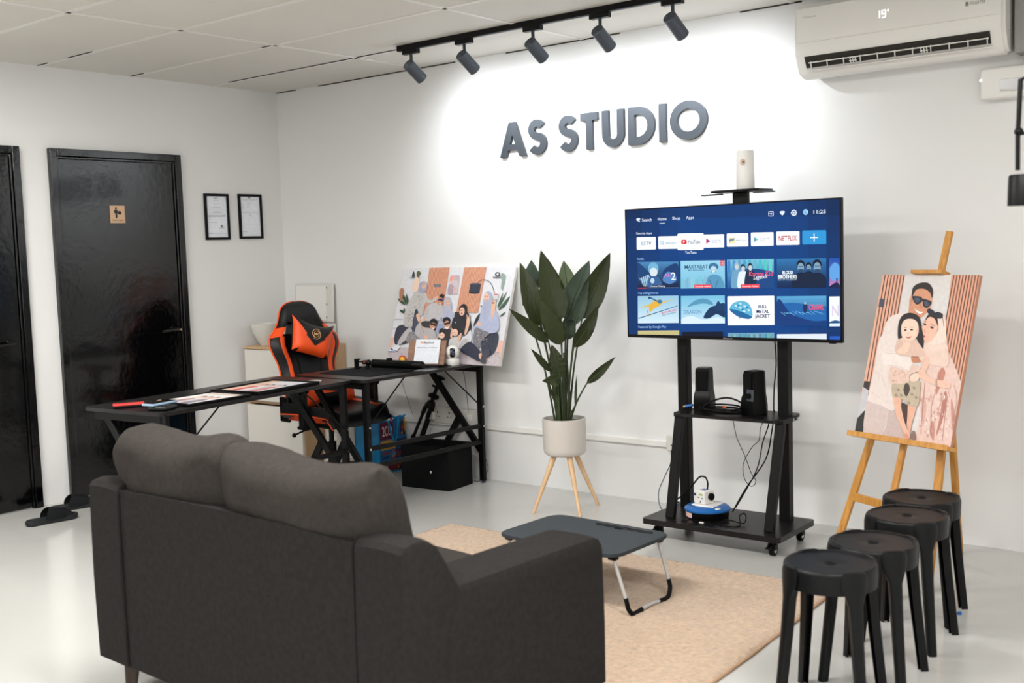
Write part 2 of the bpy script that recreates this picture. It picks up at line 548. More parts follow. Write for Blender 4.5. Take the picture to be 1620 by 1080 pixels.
# ceiling grid: T bars that show as fine pale ribs, dark slits beside them
b = BM()
yg = [-0.55 - 0.608 * i for i in range(12)]
for y in yg: box(b, (0, y - .012, CEIL - .004), (RX, y + .012, CEIL + .001))
for x in [1.40 + 1.25 * i for i in range(5)]: box(b, (x - .012, FY, CEIL - .004), (x + .012, 0, CEIL + .001))
struct('trim_1', b, M['ceiling_grid'])
b = BM()
for y, x0, x1 in ((-0.55, 0.2, 1.38), (-0.55, 1.42, 2.63), (-1.158, .02, .16), (-1.158, 1.30, 1.38), (-1.766, 0.02, .13), (-1.766, .35, .6), (-2.374, .02, .3)):
    box(b, (x0, y - .016, CEIL - .0045), (x1, y - .012, CEIL + .001))
for x0, x1 in ((0.01, .22), (0.45, 1.7), (2.1, 2.9), (3.62, 3.95)): box(b, (x0, -.006, CEIL - .006), (x1, -.0005, CEIL + .001))
struct('trim_2', b, M['gap'])

# doors on the left wall
def door(idx, y0, y1, ztop):
    """frame between y0 < y1"""
    b = BM()
    fw = 0.045
    for a, c in ((y0, y0 + fw), (y1 - fw, y1)): box(b, (0.0, a, 0), (0.035, c, ztop), .004)
    box(b, (0.0, y0 + fw + .0005, ztop - fw), (0.035, y1 - fw - .0005, ztop), .004)
    for a, c in ((y0 + fw + .0005, y0 + fw + .014), (y1 - fw - .014, y1 - fw - .0005)): box(b, (0.0, a, 0), (0.024, c, ztop - fw - .0005), .003)
    box(b, (0.0, y0 + fw + .0145, ztop - fw - .014), (0.024, y1 - fw - .0145, ztop - fw - .0005), .003)
    d = BM()
    box(d, (0.0, y0 + fw + .016, 0.008), (0.014, y1 - fw - .016, ztop - fw - .016), .002)
    leaf = obj('door_%d' % idx, d, M['gloss_black']); leaf['kind'] = 'structure'
    obj('door_frame', b, M['gloss_black'], leaf)
    return leaf
d1 = door(1, -1.752, -0.848, 2.113)
d2 = door(2, -2.838, -1.934, 2.113)
for dd, y in ((d1, -0.955), (d2, -2.05)):
    b = BM()
    cyl(b, (.014, y, .98), (.022, y, .98), .027, n=24)
    cyl(b, (.02, y, .98), (.062, y, .98), .010, n=16)
    tube(b, [(.060, y, .98), (.064, y - .02, .98), (.062, y - .13, .975)], .009, 10)
    obj('door_handle', b, M['gloss_black'], dd, smooth=40)
    if dd is d2: continue
    b = BM(); cyl(b, (.014, y + .045, .975), (.02, y + .045, .975), .006, n=16); obj('keyhole_plate', b, M['gold'], dd)

# wall trunking and sockets on the back wall
b = BM()
box(b, (1.05, -.022, .318), (3.15, 0, .352), .004)
struct('trim_3', b, M['white_plastic'])
def socket(name, label, x, z, w, h=.086, holes=1, plug=False):
    t = thing(name, label, 'socket', (x, 0, z))
    b = BM(); box(b, (-w / 2, -.034, -h / 2), (w / 2, 0, h / 2), .006); obj('socket_plate', b, M['offwhite'], t)
    for k in range(holes):
        cx = (k - (holes - 1) / 2) * w / max(holes, 1)
        b = BM()
        box(b, (cx - .004, -.036, .012), (cx + .004, -.033, .024)); box(b, (cx - .016, -.036, -.012), (cx - .009, -.033, -.006)); box(b, (cx + .009, -.036, -.012), (cx + .016, -.033, -.006))
        obj('socket_hole', b, M['black_plastic'], t)
    if plug:
        b = BM(); box(b, (-w / 2 - .01, -.06, -.03), (-w / 2 + .03, -.033, .02), .006); obj('plug', b, M['offwhite'], t)
    return t
socket('wall_socket', 'single white socket box behind the television stand at the end of the wall trunking', 3.20, .345, .09)
socket('wall_socket', 'white double socket box on the wall behind the black desk frame', 1.52, .385, .20, .105, 2, True)
t = thing('wall_socket', 'narrow white socket box joined to the socket beside the tripod', 'socket', (1.74, 0, .385))
b = BM(); box(b, (-.085, -.034, -.05), (.085, 0, .05), .006); obj('socket_plate', b, M['offwhite'], t)
b = BM(); box(b, (-.02, -.037, -.02), (.02, -.033, .02), .003); obj('socket_switch', b, M['white_plastic'], t)

# ================================================================== CEILING LAMPS (out of the frame, the room's own light)
def add_area(parent, sx, sy, power, col):
    l = bpy.data.lights.new('lamp_light', 'AREA'); l.shape = 'RECTANGLE'; l.size = sx; l.size_y = sy
    l.energy = power; l.color = col
    o = bpy.data.objects.new('lamp_light', l); COL.objects.link(o); o.parent = parent
    return o
names = ['nearest the left wall', 'in the middle', 'nearest the right wall']
for i, (x, y, pw) in enumerate(PANELS):
    row = 'in the row over the sofa' if i < 3 else 'in the row behind the camera'
    t = thing('ceiling_light', 'white ceiling panel light %s, %s' % (row, names[i % 3]), 'ceiling light', (x, y, CEIL), group='ceiling panel lights')
    b = BM(); box(b, (-.6, -.15, -.03), (.6, .15, 0), .004); obj('light_frame', b, M['white_plastic'], t)
    b = BM(); box(b, (-.57, -.12, -.034), (.57, .12, -.029)); obj('light_diffuser', b, M['panel_emit'], t)
    add_area(t, 1.14, .24, pw, PANEL_COL).location = (0, 0, -.045)

# ================================================================== TRACK AND SPOTS
t = thing('lighting_track', 'long black ceiling track carrying the spotlights', 'lighting track', (1.83, -.62, CEIL))
b = BM(); box(b, (0, -.017, -.03), (3.3, .017, 0), .002); obj('track_rail', b, M['matt_black'], t)
b = BM(); box(b, (.02, -.006, -.0315), (3.28, .006, -.029)); obj('track_slot', b, M['steel'], t)
b = BM(); box(b, (-.012, -.019, -.032), (.02, .019, 0), .003); obj('track_end_cap', b, M['black_plastic'], t)
def spot():
    t = thing('track_spotlight', '', 'spotlight')
    b = BM(); box(b, (-.055, -.017, -.055), (.055, .017, -.03), .003); obj('track_adapter', b, M['matt_black'], t)
    b = BM(); cyl(b, (0, 0, -.05), (0, 0, -.12), .0085, n=14)
    box(b, (-.0045, -.016, -.145), (.0045, .016, -.108), .002); obj('spotlight_arm', b, M['steel'], t, smooth=40)
    d = Vector((0.10, .80, -.60)).normalized()
    c = Vector((0, .018, -.142))
    h = BM()
    p0 = c - d * .05; p1 = c + d * .072
    cyl(h, p0, p1, .0335, n=32)
    cyl(h, p0 - d * .004, p0, .030, .0335, n=32)
    head = obj('spotlight_head', h, M['steel_dark'], t, smooth=40)
    h = BM(); cyl(h, p1 - d * .0005, p1 + d * .0015, .027, n=28); obj('spotlight_lens', h, M['spot_emit'], head)
    h = BM()
    for a in range(3):
        aa, bb, _ = frame_of(d); q = p0 - d * .004 + aa * .016 * cos(2.1 * a) + bb * .016 * sin(2.1 * a)
        cyl(h, q - d * .001, q + d * .001, .003, n=8)
    obj('screw', h, M['chrome'], head)
    l = bpy.data.lights.new('spot_light', 'SPOT'); l.energy = SPOT_POWER; l.color = SPOT_COL
    l.spot_size = radians(125); l.spot_blend = 1.0; l.shadow_soft_size = .03
    o = bpy.data.objects.new('spot_light', l); COL.objects.link(o); o.parent = t
    o.location = p1 + d * .012
    o.rotation_euler = Vector((0.0, .80, -.60)).to_track_quat('-Z', 'Y').to_euler()
    return t
M['steel_dark'] = mat('dark_grey_metal', (84, 92, 102), 0.38, metal=0.5)
sp = spot()
sx = [1.911, 2.304, 2.768, 3.180, 3.585]
lab = ['track spotlight at the far left end, above the family print', 'track spotlight second from the left end of the track',
       'middle spotlight of the ceiling track, above the letter S of the second word', 'track spotlight second from the right, above the letters U and D',
       'track spotlight furthest right, above the last letter O']
for i, x in enumerate(sx):
    o = sp if i == 0 else copy_tree(sp)
    o.location = (x, -.62, CEIL); o['label'] = lab[i]; o['group'] = 'spotlights on the ceiling track'

# ================================================================== WALL LETTERS
LZ0, LZ1 = 1.974, 2.178
H_ = LZ1 - LZ0
def letter(ch, x0, x1, label, z0=LZ0):
    b = BM(); w = .043; y0, y1 = -.022, -.0005
    X0, X1, Z0, Z1 = 0, x1 - x0, 0, H_
    if ch == 'A':
        cx = X1 / 2; ww = w * 1.10; k_ = Z1 - .075
        inner = lambda z: (cx - ww) * (1 - z / (k_ - .002))      # half width of the inside at height z
        hz0, hz1 = Z1 * .20, Z1 * .20 + w * .8
        out = [(0, 0), (ww, 0), (cx - inner(hz0), hz0), (cx + inner(hz0), hz0), (X1 - ww, 0), (X1, 0), (cx + .024, Z1), (cx - .024, Z1)]
        Mxx = Matrix(((1, 0, 0, 0), (0, 0, -1, y1), (0, 1, 0, 0), (0, 0, 0, 1)))
        # the letter as strips, so that the opening stays open
        L_ = lambda z: (cx - .024) * z / Z1
        prism(b, [(0, 0), (ww, 0), (cx - inner(hz0), hz0), (L_(hz0), hz0)], 0, .0215, Mxx)
        prism(b, [(X1, 0), (X1 - L_(hz0), hz0), (cx + inner(hz0), hz0), (X1 - ww, 0)], 0, .0215, Mxx)
        prism(b, [(L_(hz0), hz0), (X1 - L_(hz0), hz0), (X1 - L_(hz1), hz1), (L_(hz1), hz1)], 0, .0215, Mxx)
        prism(b, [(L_(hz1), hz1), (cx - inner(hz1), hz1), (cx, k_), (cx, Z1), (cx - .024, Z1)], 0, .0215, Mxx)
        prism(b, [(X1 - L_(hz1), hz1), (cx + .024, Z1), (cx, Z1), (cx, k_), (cx + inner(hz1), hz1)], 0, .0215, Mxx)
    elif ch == 'S':
        T_ = Z1 - w; rz1 = .235 * T_; rz2 = .265 * T_; cx = X1 / 2; r2 = X1 / 2 - w / 2; r1 = r2 * .90
        cy1 = w / 2 + 2 * rz2 + rz1; cy0 = w / 2 + rz2
        P_ = [(cx + r1 * cos(radians(a)), cy1 + rz1 * sin(radians(a))) for a in range(28, 259, 12)]
        P_ += [(cx + r2 * cos(radians(a)), cy0 + rz2 * sin(radians(a))) for a in range(78, -153, -12)]
        band(b, P_, w, y0, y1)
    elif ch == 'T':
        box(b, (0, y0, Z1 - w), (X1, y1, Z1)); box(b, (X1 / 2 - w / 2, y0, 0), (X1 / 2 + w / 2, y1, Z1 - w))
    elif ch == 'I':
        box(b, (0, y0, 0), (X1, y1, Z1))
    elif ch == 'U':
        r = X1 / 2 - w / 2
        band(b, [(w / 2, Z1), (w / 2, w / 2 + r)] + [(X1 / 2 - r * cos(radians(180 * i / 16)), w / 2 + r - r * sin(radians(180 * i / 16))) for i in range(1, 16)] + [(X1 - w / 2, w / 2 + r), (X1 - w / 2, Z1)], w, y0, y1)
    elif ch == 'D':
        r = Z1 / 2 - w / 2; cx = X1 - w / 2 - r
        if cx < w: cx = w
        rx = X1 - w / 2 - cx
        box(b, (0, y0, 0), (w, y1, Z1))
        cx = max(cx, w + .004); rx = X1 - w / 2 - cx
        band(b, [(w + .0002, Z1 - w / 2), (cx, Z1 - w / 2)] + [(cx + rx * sin(radians(180 * i / 20)), Z1 / 2 + r * cos(radians(180 * i / 20))) for i in range(1, 20)] + [(cx, w / 2), (w + .0002, w / 2)], w, y0, y1)
    elif ch == 'O':
        rx = X1 / 2 - w / 2; rz = Z1 / 2 - w / 2
        band(b, [(X1 / 2 + rx * cos(2 * pi * i / 40), Z1 / 2 + rz * sin(2 * pi * i / 40)) for i in range(40)], w, y0, y1, True)
    o = obj('wall_letter', b, M['steel'], None)
    o.location = (x0, 0, z0)
    tag(o, label, 'letter', 'metal letters of the wall sign')
    return o
for ch, x0, x1, lb in [('A', 2.043, 2.239, 'brushed grey metal letter A starting the wall sign'),
                       ('S', 2.257, 2.388, 'brushed grey metal letter S right after the A, ending the first word'),
                       ('S', 2.477, 2.609, 'brushed grey metal letter S starting the second word, beside the T'),
                       ('T', 2.634, 2.748, 'brushed grey metal letter T on the white wall'),
                       ('U', 2.778, 2.920, 'brushed grey metal letter U between T and D'),
                       ('D', 2.948, 3.115, 'brushed grey metal letter D between U and I'),
                       ('I', 3.143, 3.186, 'brushed grey metal letter I between D and O'),
                       ('O', 3.211, 3.431, 'brushed grey metal letter O ending the wall sign')]:
    letter(ch, x0, x1, lb)

# ================================================================== AIR CONDITIONER
t = thing('air_conditioner', 'white wall mounted split air conditioner with open louvre and lit temperature display', 'air conditioner', (4.0, 0, 2.19))
W_ = .935
prof = [(0, .03), (-.10, .0), (-.150, .004), (-.172, .022), (-.211, .098), (-.215, .115), (-.215, .31), (-.19, .335), (0, .335)]
b = BM()
Mx = Matrix(((0, 0, 1, 0), (1, 0, 0, 0), (0, 1, 0, 0), (0, 0, 0, 1)))
vs = prism(b, prof, 0.0, W_, Mx)
es = [e for e in b.edges if abs(e.verts[0].co.x - e.verts[1].co.x) < 1e-5]
bmesh.ops.bevel(b, geom=es, offset=.014, segments=3, affect='EDGES')
body = obj('housing', b, M['white_plastic'], t, smooth=35)
b = BM(); box(b, (.014, -.2165, .160), (W_ - .022, -.2135, .315), .0015)
obj('front_panel', b, M['white_plastic'], t)
b = BM(); box(b, (.012, -.2158, .1555), (W_ - .02, -.2148, .1575)); obj('panel_line', b, M['cardboard'], t)
# outlet
def on_chin(u, v, lift=0.0):
    """chin: slope between (-.12,0) and (-.205,.055)"""
    p0 = Vector((-.172, .022)); p1 = Vector((-.211, .098)); d = p1 - p0
    n = Vector((-d.y, d.x)).normalized()
    q = p0 + d * v + Vector((n.x, n.y)) * lift
    return (u, q.x, q.y)
b = BM()
for (u0, u1, v0, v1, l) in ((.05, W_ - .06, .30, .95, 0),):
    vs = [b.verts.new(on_chin(u, v, s)) for s in (.001, .004) for u, v in ((u0, v0), (u1, v0), (u1, v1), (u0, v1))]
    for q in ((0, 1, 2, 3), (7, 6, 5, 4), (0, 4, 5, 1), (1, 5, 6, 2), (2, 6, 7, 3), (3, 7, 4, 0)): b.faces.new([vs[i] for i in q])
obj('air_outlet', b, M['gap'], t)
b = BM()
tube(b, [on_chin(.05, .20, .010), on_chin(W_ - .055, .20, .010)], .005, 8)
tube(b, [on_chin(.07, .62, .012), on_chin(W_ - .065, .62, .012)], .003, 6)
beam(b, on_chin(.06, .22, .014), on_chin(W_ - .06, .22, .014), .004, .030, up=(0, -.75, -.35))
obj('louvre', b, M['white_plastic'], t)
b = BM()
for k in range(11):
    u = .075 + k * (W_ - .15) / 10
    beam(b, on_chin(u, .26, .006), on_chin(u + .004, .66, .010), .006, .004, up=(1, 0, 0))
for u in (.28, .60):
    for du in (-.012, 0, .012): beam(b, on_chin(u + du, .3, .014), on_chin(u + du, .6, .016), .003, .004, up=(1, 0, 0))
    beam(b, on_chin(u - .018, .45, .016), on_chin(u + .018, .45, .016), .003, .004)
obj('air_vane', b, M['white_plastic'], t)
a = Art([(0, 0), (100, 0), (100, 22), (0, 22)], W_ - .06, .205)
seg = {'1': 'bc', '9': 'abcdfg'}
def seg7(a, ch, x, y, w, h, c, th):
    mid = y + h / 2
    S_ = {'a': (x, y, x + w, y), 'b': (x + w, y, x + w, mid), 'c': (x + w, mid, x + w, y + h), 'd': (x, y + h, x + w, y + h), 'e': (x, mid, x, y + h), 'f': (x, y, x, mid), 'g': (x, mid, x + w, mid)}
    for k in seg[ch]:
        q = S_[k]; a.line([q[:2], q[2:]], th, c)
seg7(a, '1', 43.2, 5.6, 1.2, 3.4, (255, 255, 255), .5); seg7(a, '9', 45.6, 5.6, 1.9, 3.4, (255, 255, 255), .5)
a.ell(48.8, 5.9, .45, .45, (255, 255, 255))
M['ac_digits'] = attr_mat('digits_lit', 1.6)
o = a.done('temperature_display', M['ac_digits'], t); o.location = (.02, -.2166, .095)
a = Art([(0, 0), (100, 0), (100, 22), (0, 22)], W_ - .06, .205)
a.text('INVERTER', 88.5, 9.6, 1.5, (130, 128, 125), w=7.4, shear=.2)
a.rect(86.6, 7.9, 88.1, 9.8, (130, 128, 125)); a.text('Hisense', 3.5, 3.4, 1.2, (196, 194, 190), w=7)
o = a.done('printed_lettering', M['print'], t); o.location = (.02, -.2166, .095)
b = BM(); box(b, (W_ - .004, -.14, .10), (W_ + .0015, -.10, .28)); obj('side_label', b, M['cardboard'], t)

# duct box and pipe beside it
t = thing('pipe_cover', 'grey duct cover at the right edge beside the air conditioner', 'duct', (4.952, 0, 2.19))
b = BM(); box(b, (0, -.13, 0), (.28, 0, CEIL - 2.19), .004); obj('cover_box', b, mat('grey_cover', (150, 149, 146), .6), t)
b = BM(); tube(b, [(.03, -.05, .0), (.03, -.05, -.015), (.025, -.03, -.028)], .011, 10); obj('drain_pipe', b, M['offwhite'], t)

t = thing('distribution_board', 'small white fuse box cover on the wall below the air conditioner', 'fuse box', (4.80, 0, 2.012))
b = BM(); box(b, (0, -.085, 0), (.29, 0, .135), .014, 3); obj('cover', b, M['white_plastic'], t, smooth=35)
b = BM(); box(b, (.085, -.0875, .028), (.205, -.084, .08), .003); obj('window', b, mat('grey_window', (200, 200, 202), .15), t)
b = BM(); tube(b, [(.085, -.088, .036), (.14, -.092, .026), (.205, -.088, .036)], .002, 6); obj('finger_grip', b, M['cardboard'], t)
b = BM(); ball(b, (.004, -.086, .085), .004); obj('indicator', b, M['indicator'], t)

# ================================================================== FOREGROUND BLACK LAMP (right edge)
lx, ly = 5.425, -1.93
t = thing('adjustable_lamp', 'black jointed floor lamp with cylindrical head at the right edge', 'lamp', (lx + .50, ly + .42, 0))
def L(x, y, z): return (x - lx - .50, y - ly - .42, z)
b = BM(); cyl(b, (0, 0, 0), (0, 0, .022), .14, n=40); cyl(b, (0, 0, .022), (0, 0, .03), .13, .02, n=40); obj('base', b, M['matt_black'], t, smooth=40)
b = BM(); cyl(b, (0, 0, .028), (0, 0, 2.08), .011, n=16); obj('pole', b, M['matt_black'], t, smooth=40)
b = BM()
tube(b, [(0, 0, 2.06), L(lx + .03, ly + .02, 1.93)], .010, 10)
ball(b, L(lx + .03, ly + .02, 1.925), .020)
obj('upper_arm', b, M['matt_black'], t, smooth=50)
b = BM()
tube(b, [L(lx + .03, ly + .02, 1.925), L(lx + .018, ly + .01, 1.855), L(lx - .012, ly, 1.845), L(lx - .018, ly, 1.70), L(lx - .018, ly, 1.60)], .0065, 10)
tube(b, [L(lx + .018, ly + .01, 1.855), L(lx + .02, ly + .01, 1.70), L(lx - .018, ly, 1.700)], .0065, 10)
ball(b, L(lx - .016, ly, 1.705), .012)
obj('lower_arm', b, M['matt_black'], t, smooth=50)
b = BM()
lathe(b, [(0, 0), (.030, 0), (.034, -.006), (.036, -.085), (.033, -.085), (.031, -.01), (0, -.01)], 32, L(lx - .008, ly, 1.588))
obj('lamp_head', b, M['matt_black'], t, smooth=40)

# ================================================================== TELEVISION STAND
SX0, SX1 = 3.40, 4.12
t = thing('television_stand', 'black wheeled television stand with a base board and a middle shelf', 'tv stand', ((SX0 + SX1) / 2, -.5, 0))
ox = (SX0 + SX1) / 2; oy = -.5
def S(x, y, z): return (x - ox, y - oy, z)
b = BM(); prism(b, rounded(SX0 - ox, -.20, SX1 - ox, .20, .02), .076, .102)
obj('base_board', b, M['desk_top'], t)
for x, y in ((SX0 + .06, -.65), (SX1 - .06, -.65), (SX0 + .06, -.35), (SX1 - .06, -.35)):
    b = BM()
    box(b, S(x - .022, y - .018, .07), S(x + .022, y + .018, .0765), .001)
    cyl(b, S(x, y, .055), S(x, y, .072), .012, n=14)
    box(b, S(x - .018, y - .006, .028), S(x - .013, y + .03, .058), .002); box(b, S(x + .013, y - .006, .028), S(x + .018, y + .03, .058), .002)
    box(b, S(x - .018, y - .006, .05), S(x + .018, y + .02, .058), .002)
    beam(b, S(x, y - .003, .052), S(x, y - .045, .044), .02, .006)
    cs = obj('caster', b, M['black_plastic'], t, smooth=40)
    b = BM(); cyl(b, S(x - .011, y + .015, .0255), S(x + .011, y + .015, .0255), .0255, n=24); w_ = obj('caster_wheel', b, M['black_rubber'], cs, smooth=40)
    b = BM()
    for sx_ in (-1, 1): cyl(b, S(x + sx_ * .0105, y + .015, .0255), S(x + sx_ * .0125, y + .015, .0255), .015, n=20)
    obj('wheel_hub', b, M['chrome'], cs, smooth=40)
for x, nm in ((3.472, 0), (4.008, 1)):
    b = BM(); box(b, S(x - .027, -.40, .10), S(x + .027, -.35, 1.30), .004); obj('upright', b, M['matt_black'], t)
for x in (3.515, 4.045):
    b = BM(); beam(b, S(x + (.0 if x < 3.8 else -.012), -.615, .10), S(x, -.505, .585), .045, .03, up=(0, 1, 0), bev=.003); obj('front_leg', b, M['matt_black'], t)
    b = BM(); box(b, S(x - .022, -.53, .585), S(x + .022, -.36, .607), .003); obj('shelf_bracket', b, M['matt_black'], t)
    b = BM(); cyl(b, S(x + .022, -.42, .595), S(x + .026, -.42, .595), .006, n=10); cyl(b, S(x + .022, -.38, .595), S(x + .026, -.38, .595), .006, n=10); obj('bolt', b, M['chrome'], t)
b = BM(); prism(b, rounded(3.50 - ox, -.545 - oy, 4.045 - ox, -.27 - oy, .03), .590, .604); obj('middle_shelf', b, M['desk_top'], t)
b = BM(); box(b, S(3.44, -.43, 1.24), S(4.04, -.40, 1.32), .004); box(b, S(3.44, -.43, 1.42), S(4.04, -.40, 1.48), .004)
for x in (3.56, 3.92): box(b, S(x - .02, -.445, 1.1), S(x + .02, -.43, 1.55), .003)
obj('mounting_plate', b, M['matt_black'], t)
b = BM(); box(b, S(3.775, -.425, 1.28), S(3.852, -.395, 1.662), .004); obj('shelf_post', b, M['matt_black'], t)
b = BM(); box(b, S(3.70, -.50, 1.662), S(3.945, -.34, 1.674), .004)
top = obj('top_shelf', b, M['matt_black'], t)
for a, c in ((3.635, 3.735), (3.905, 4.0)):
    b = BM(); box(b, S(a, -.475, 1.652), S(c, -.435, 1.659), .002); obj('shelf_wing', b, M['steel_dark'], t)

# television
TX0, TX1, TZ0, TZ1, TYF = 3.205, 4.330, .965, 1.610, -.475
t = thing('television', 'large flat screen television showing a blue menu of film tiles', 'television', ((TX0 + TX1) / 2, TYF, TZ0))
hw = (TX1 - TX0) / 2; HH = TZ1 - TZ0
b = BM(); box(b, (-hw, 0, 0), (hw, .022, HH), .003); box(b, (-hw + .22, .02, .06), (hw - .22, .043, HH - .16), .01)
obj('cabinet', b, M['black_plastic'], t)
b = BM(); g = .007
box(b, (-hw + g, -.003, 0), (hw - g, .001, .016), .001); box(b, (-hw + g, -.003, HH - g), (hw - g, .001, HH), .001)
box(b, (-hw, -.003, 0), (-hw + g, .001, HH), .001); box(b, (hw - g, -.003, 0), (hw, .001, HH), .001)
box(b, (.50, .0, -.004), (.53, .012, .001)); obj('bezel', b, M['gloss_screen'] if 'gloss_screen' in M else M['black_plastic'], t)
sw, sh = 2 * hw - 2 * g, HH - g - .016
A = Art([(68, 130), (1514, 84), (1512, 1006), (80, 958)], sw, sh)
SBL = (4, 50, 124)
def grad(c0, c1, x0, y0, x1, y1, n=8):
    for i in range(n):
        f_ = i / (n - 1); c = [c0[k] * (1 - f_) + c1[k] * f_ for k in range(3)]
        ya = y0 + (y1 - y0) * i / n; yb = y0 + (y1 - y0) * (i + 1) / n
        A.rect(x0, ya, x1, yb + .5, c)
for i in range(12):     # deep blue page, a little darker towards the edges
    xa, xb = 50 + i * 125, 50 + (i + 1) * 125
    for j in range(8):
        ya, yb = 70 + j * 120, 190 + j * 120
        d_ = min(1, min(i, 11 - i) / 2.5) * .5 + .5 * min(1, (j + .6) / 2)
        A.rect(xa, ya, xb + .5, yb + .5, (0, 34 + 30 * d_, 78 + 54 * d_))
Wt = (225, 236, 250)
A.ell(150, 190, 9, 10, Wt); A.ell(163, 186, 5, 5, Wt); A.ell(160, 202, 5, 6, Wt)
A.text('Search', 180, 204, 20, Wt, w=68, slope=-.03); A.text('Home', 289, 200, 20, Wt, w=60, slope=-.03)
A.line([(300, 220), (337, 219)], 4, Wt); A.text('Shop', 388, 197, 20, Wt, w=55, slope=-.03); A.text('Apps', 482, 195, 20, Wt, w=54, slope=-.03)
A.rect(1040, 156, 1074, 188, Wt, 3); A.rect(1044, 161, 1070, 184, SBL); A.line([(1038, 172), (1060, 172)], 4, Wt); A.poly([(1056, 164), (1066, 172), (1056, 180)], Wt)
A.smooth([(1115, 162), (1132, 155), (1150, 161), (1133, 184)], Wt)
A.ell(1210, 169, 17, 18, Wt)
for k in range(8): A.ell(1210 + 17 * cos(k * pi / 4), 169 + 18 * sin(k * pi / 4), 4, 4, Wt)
A.ell(1210, 169, 11, 12, SBL); A.ell(1210, 169, 6, 6, Wt); A.ell(1288, 166, 17, 19, (150, 205, 240)); A.line([(1282, 158), (1292, 176)], 3, SBL)
A.text('11:25', 1340, 178, 24, Wt, w=82, slope=-.02)
A.text('Favorite Apps', 141, 290, 15, Wt, w=106)
tiles = [(142, 309, 275, 393), (291, 306, 440, 391), (600, 300, 741, 388), (758, 296, 904, 384), (921, 293, 1073, 383), (1091, 290, 1246, 380)]
for q in tiles: A.rect(*q, (246, 250, 254), 6)
A.rect(1265, 287, 1423, 378, (44, 150, 214), 6); A.line([(1343, 308), (1343, 360)], 6, (235, 246, 252)); A.line([(1317, 334), (1369, 334)], 6, (235, 246, 252))
A.rect(423, 290, 602, 401, (252, 254, 255), 8)
A.rect(172, 340, 203, 362, (150, 168, 190), 3); A.rect(177, 344, 198, 358, (214, 224, 234)); A.text('TV', 206, 363, 24, (40, 60, 92), w=38)
A.ell(316, 348, 12, 14, (120, 180, 214)); A.ell(316, 348, 8, 10, (240, 246, 250)); A.line([(320, 352), (330, 366)], 3, (120, 180, 214)); A.text('Haismart', 337, 358, 14, (130, 160, 190), w=78)
A.rect(449, 332, 487, 361, (226, 30, 40), 8); A.poly([(462, 339), (462, 354), (476, 346)], (255, 255, 255)); A.text('YouTube', 494, 359, 25, (40, 88, 130), w=84)
A.text('YouTube', 474, 425, 17, Wt, w=78)
A.poly([(619, 326), (648, 344), (619, 362)], (130, 60, 150)); A.poly([(619, 326), (632, 344), (619, 362)], (214, 50, 90)); A.text('Google Play', 657, 344, 9, (150, 150, 165), w=62); A.text('Movies & TV', 657, 357, 9, (150, 150, 165), w=62)
A.rect(772, 326, 812, 362, (240, 196, 110), 4); A.poly([(772, 338), (812, 326), (806, 342), (776, 350)], (90, 150, 180)); A.rect(782, 348, 812, 362, (250, 228, 180), 3); A.text('MMS Player', 820, 348, 10, (176, 176, 180), w=76)
A.poly([(943, 322), (972, 339), (943, 357)], (120, 200, 180)); A.poly([(943, 322), (958, 339), (943, 357)], (90, 150, 200)); A.text('Google Play', 984, 338, 9, (150, 150, 165), w=68); A.text('Store', 984, 351, 9, (150, 150, 165), w=32)
A.text('NETFLIX', 1107, 351, 33, (190, 24, 48), w=122)
A.text('Netflix', 145, 462, 15, (150, 190, 236), w=48); A.text('Top selling movies', 147, 690, 15, (150, 190, 236), w=142); A.text('Featured by Google Play', 149, 918, 16, (150, 190, 236), w=192)
# row of film tiles (generic scenes)
def tile(q, c0, c1):
    A.clip = q
    grad(c0, c1, q[0], q[1], q[2], q[3], 10)
tile((148, 475, 430, 655), (70, 130, 180), (12, 30, 66))
A.smooth([(150, 480), (200, 520), (240, 560), (210, 600), (150, 560)], (24, 66, 118)); A.smooth([(420, 490), (340, 520), (320, 570), (380, 600), (428, 590)], (20, 60, 112))
A.poly([(160, 585), (225, 560), (250, 640), (190, 640)], (160, 200, 226)); 
for k in range(5): A.line([(165 + 14 * k, 570), (180 + 14 * k, 640)], 4, (20, 44, 84))
A.ell(256, 520, 36, 42, (112, 176, 214)); A.ell(258, 545, 27, 30, (214, 226, 232)); A.smooth([(215, 620), (230, 580), (262, 572), (296, 585), (312, 640), (220, 645)], (52, 96, 150)); A.ell(250, 602, 14, 18, (190, 214, 230))
A.smooth([(320, 600), (350, 545), (400, 560), (415, 600), (370, 625)], (80, 130, 190)); A.text('ALI', 330, 580, 22, (226, 120, 190), w=50, slope=-.1); A.text('2', 378, 598, 50, (232, 240, 248), w=32)
A.rect(240, 632, 340, 648, (16, 30, 60)); A.text('Continue Watching', 238, 644, 11, Wt, w=98); A.rect(148, 648, 430, 653, (90, 110, 150)); A.rect(148, 648, 210, 653, (230, 60, 80))
tile((444, 473, 745, 657), (150, 208, 232), (120, 190, 222))
for k in range(22): A.rect(448 + 13 * k, 600 - RND.random() * 34, 458 + 13 * k, 655, (110 + RND.random() * 50, 170 + RND.random() * 40, 206))
A.ell(668, 515, 33, 26, (58, 116, 158)); A.rect(634, 512, 702, 524, (44, 100, 142), 4); A.ell(668, 534, 22, 24, (186, 214, 226)); A.smooth([(620, 655), (628, 590), (655, 568), (690, 568), (722, 590), (738, 655)], (86, 150, 188)); A.line([(640, 600), (662, 655)], 6, (60, 118, 160)); A.line([(700, 600), (680, 655)], 6, (60, 118, 160))
A.line([(650, 530), (656, 555)], 3, (60, 110, 150)); A.line([(686, 530), (680, 555)], 3, (60, 110, 150)); A.line([(658, 546), (676, 546)], 3, (240, 244, 248))
A.text('MARTABAT', 473, 526, 25, (24, 62, 104), w=158); A.text('MISI BERDARAH', 498, 540, 9, (40, 84, 130), w=106)
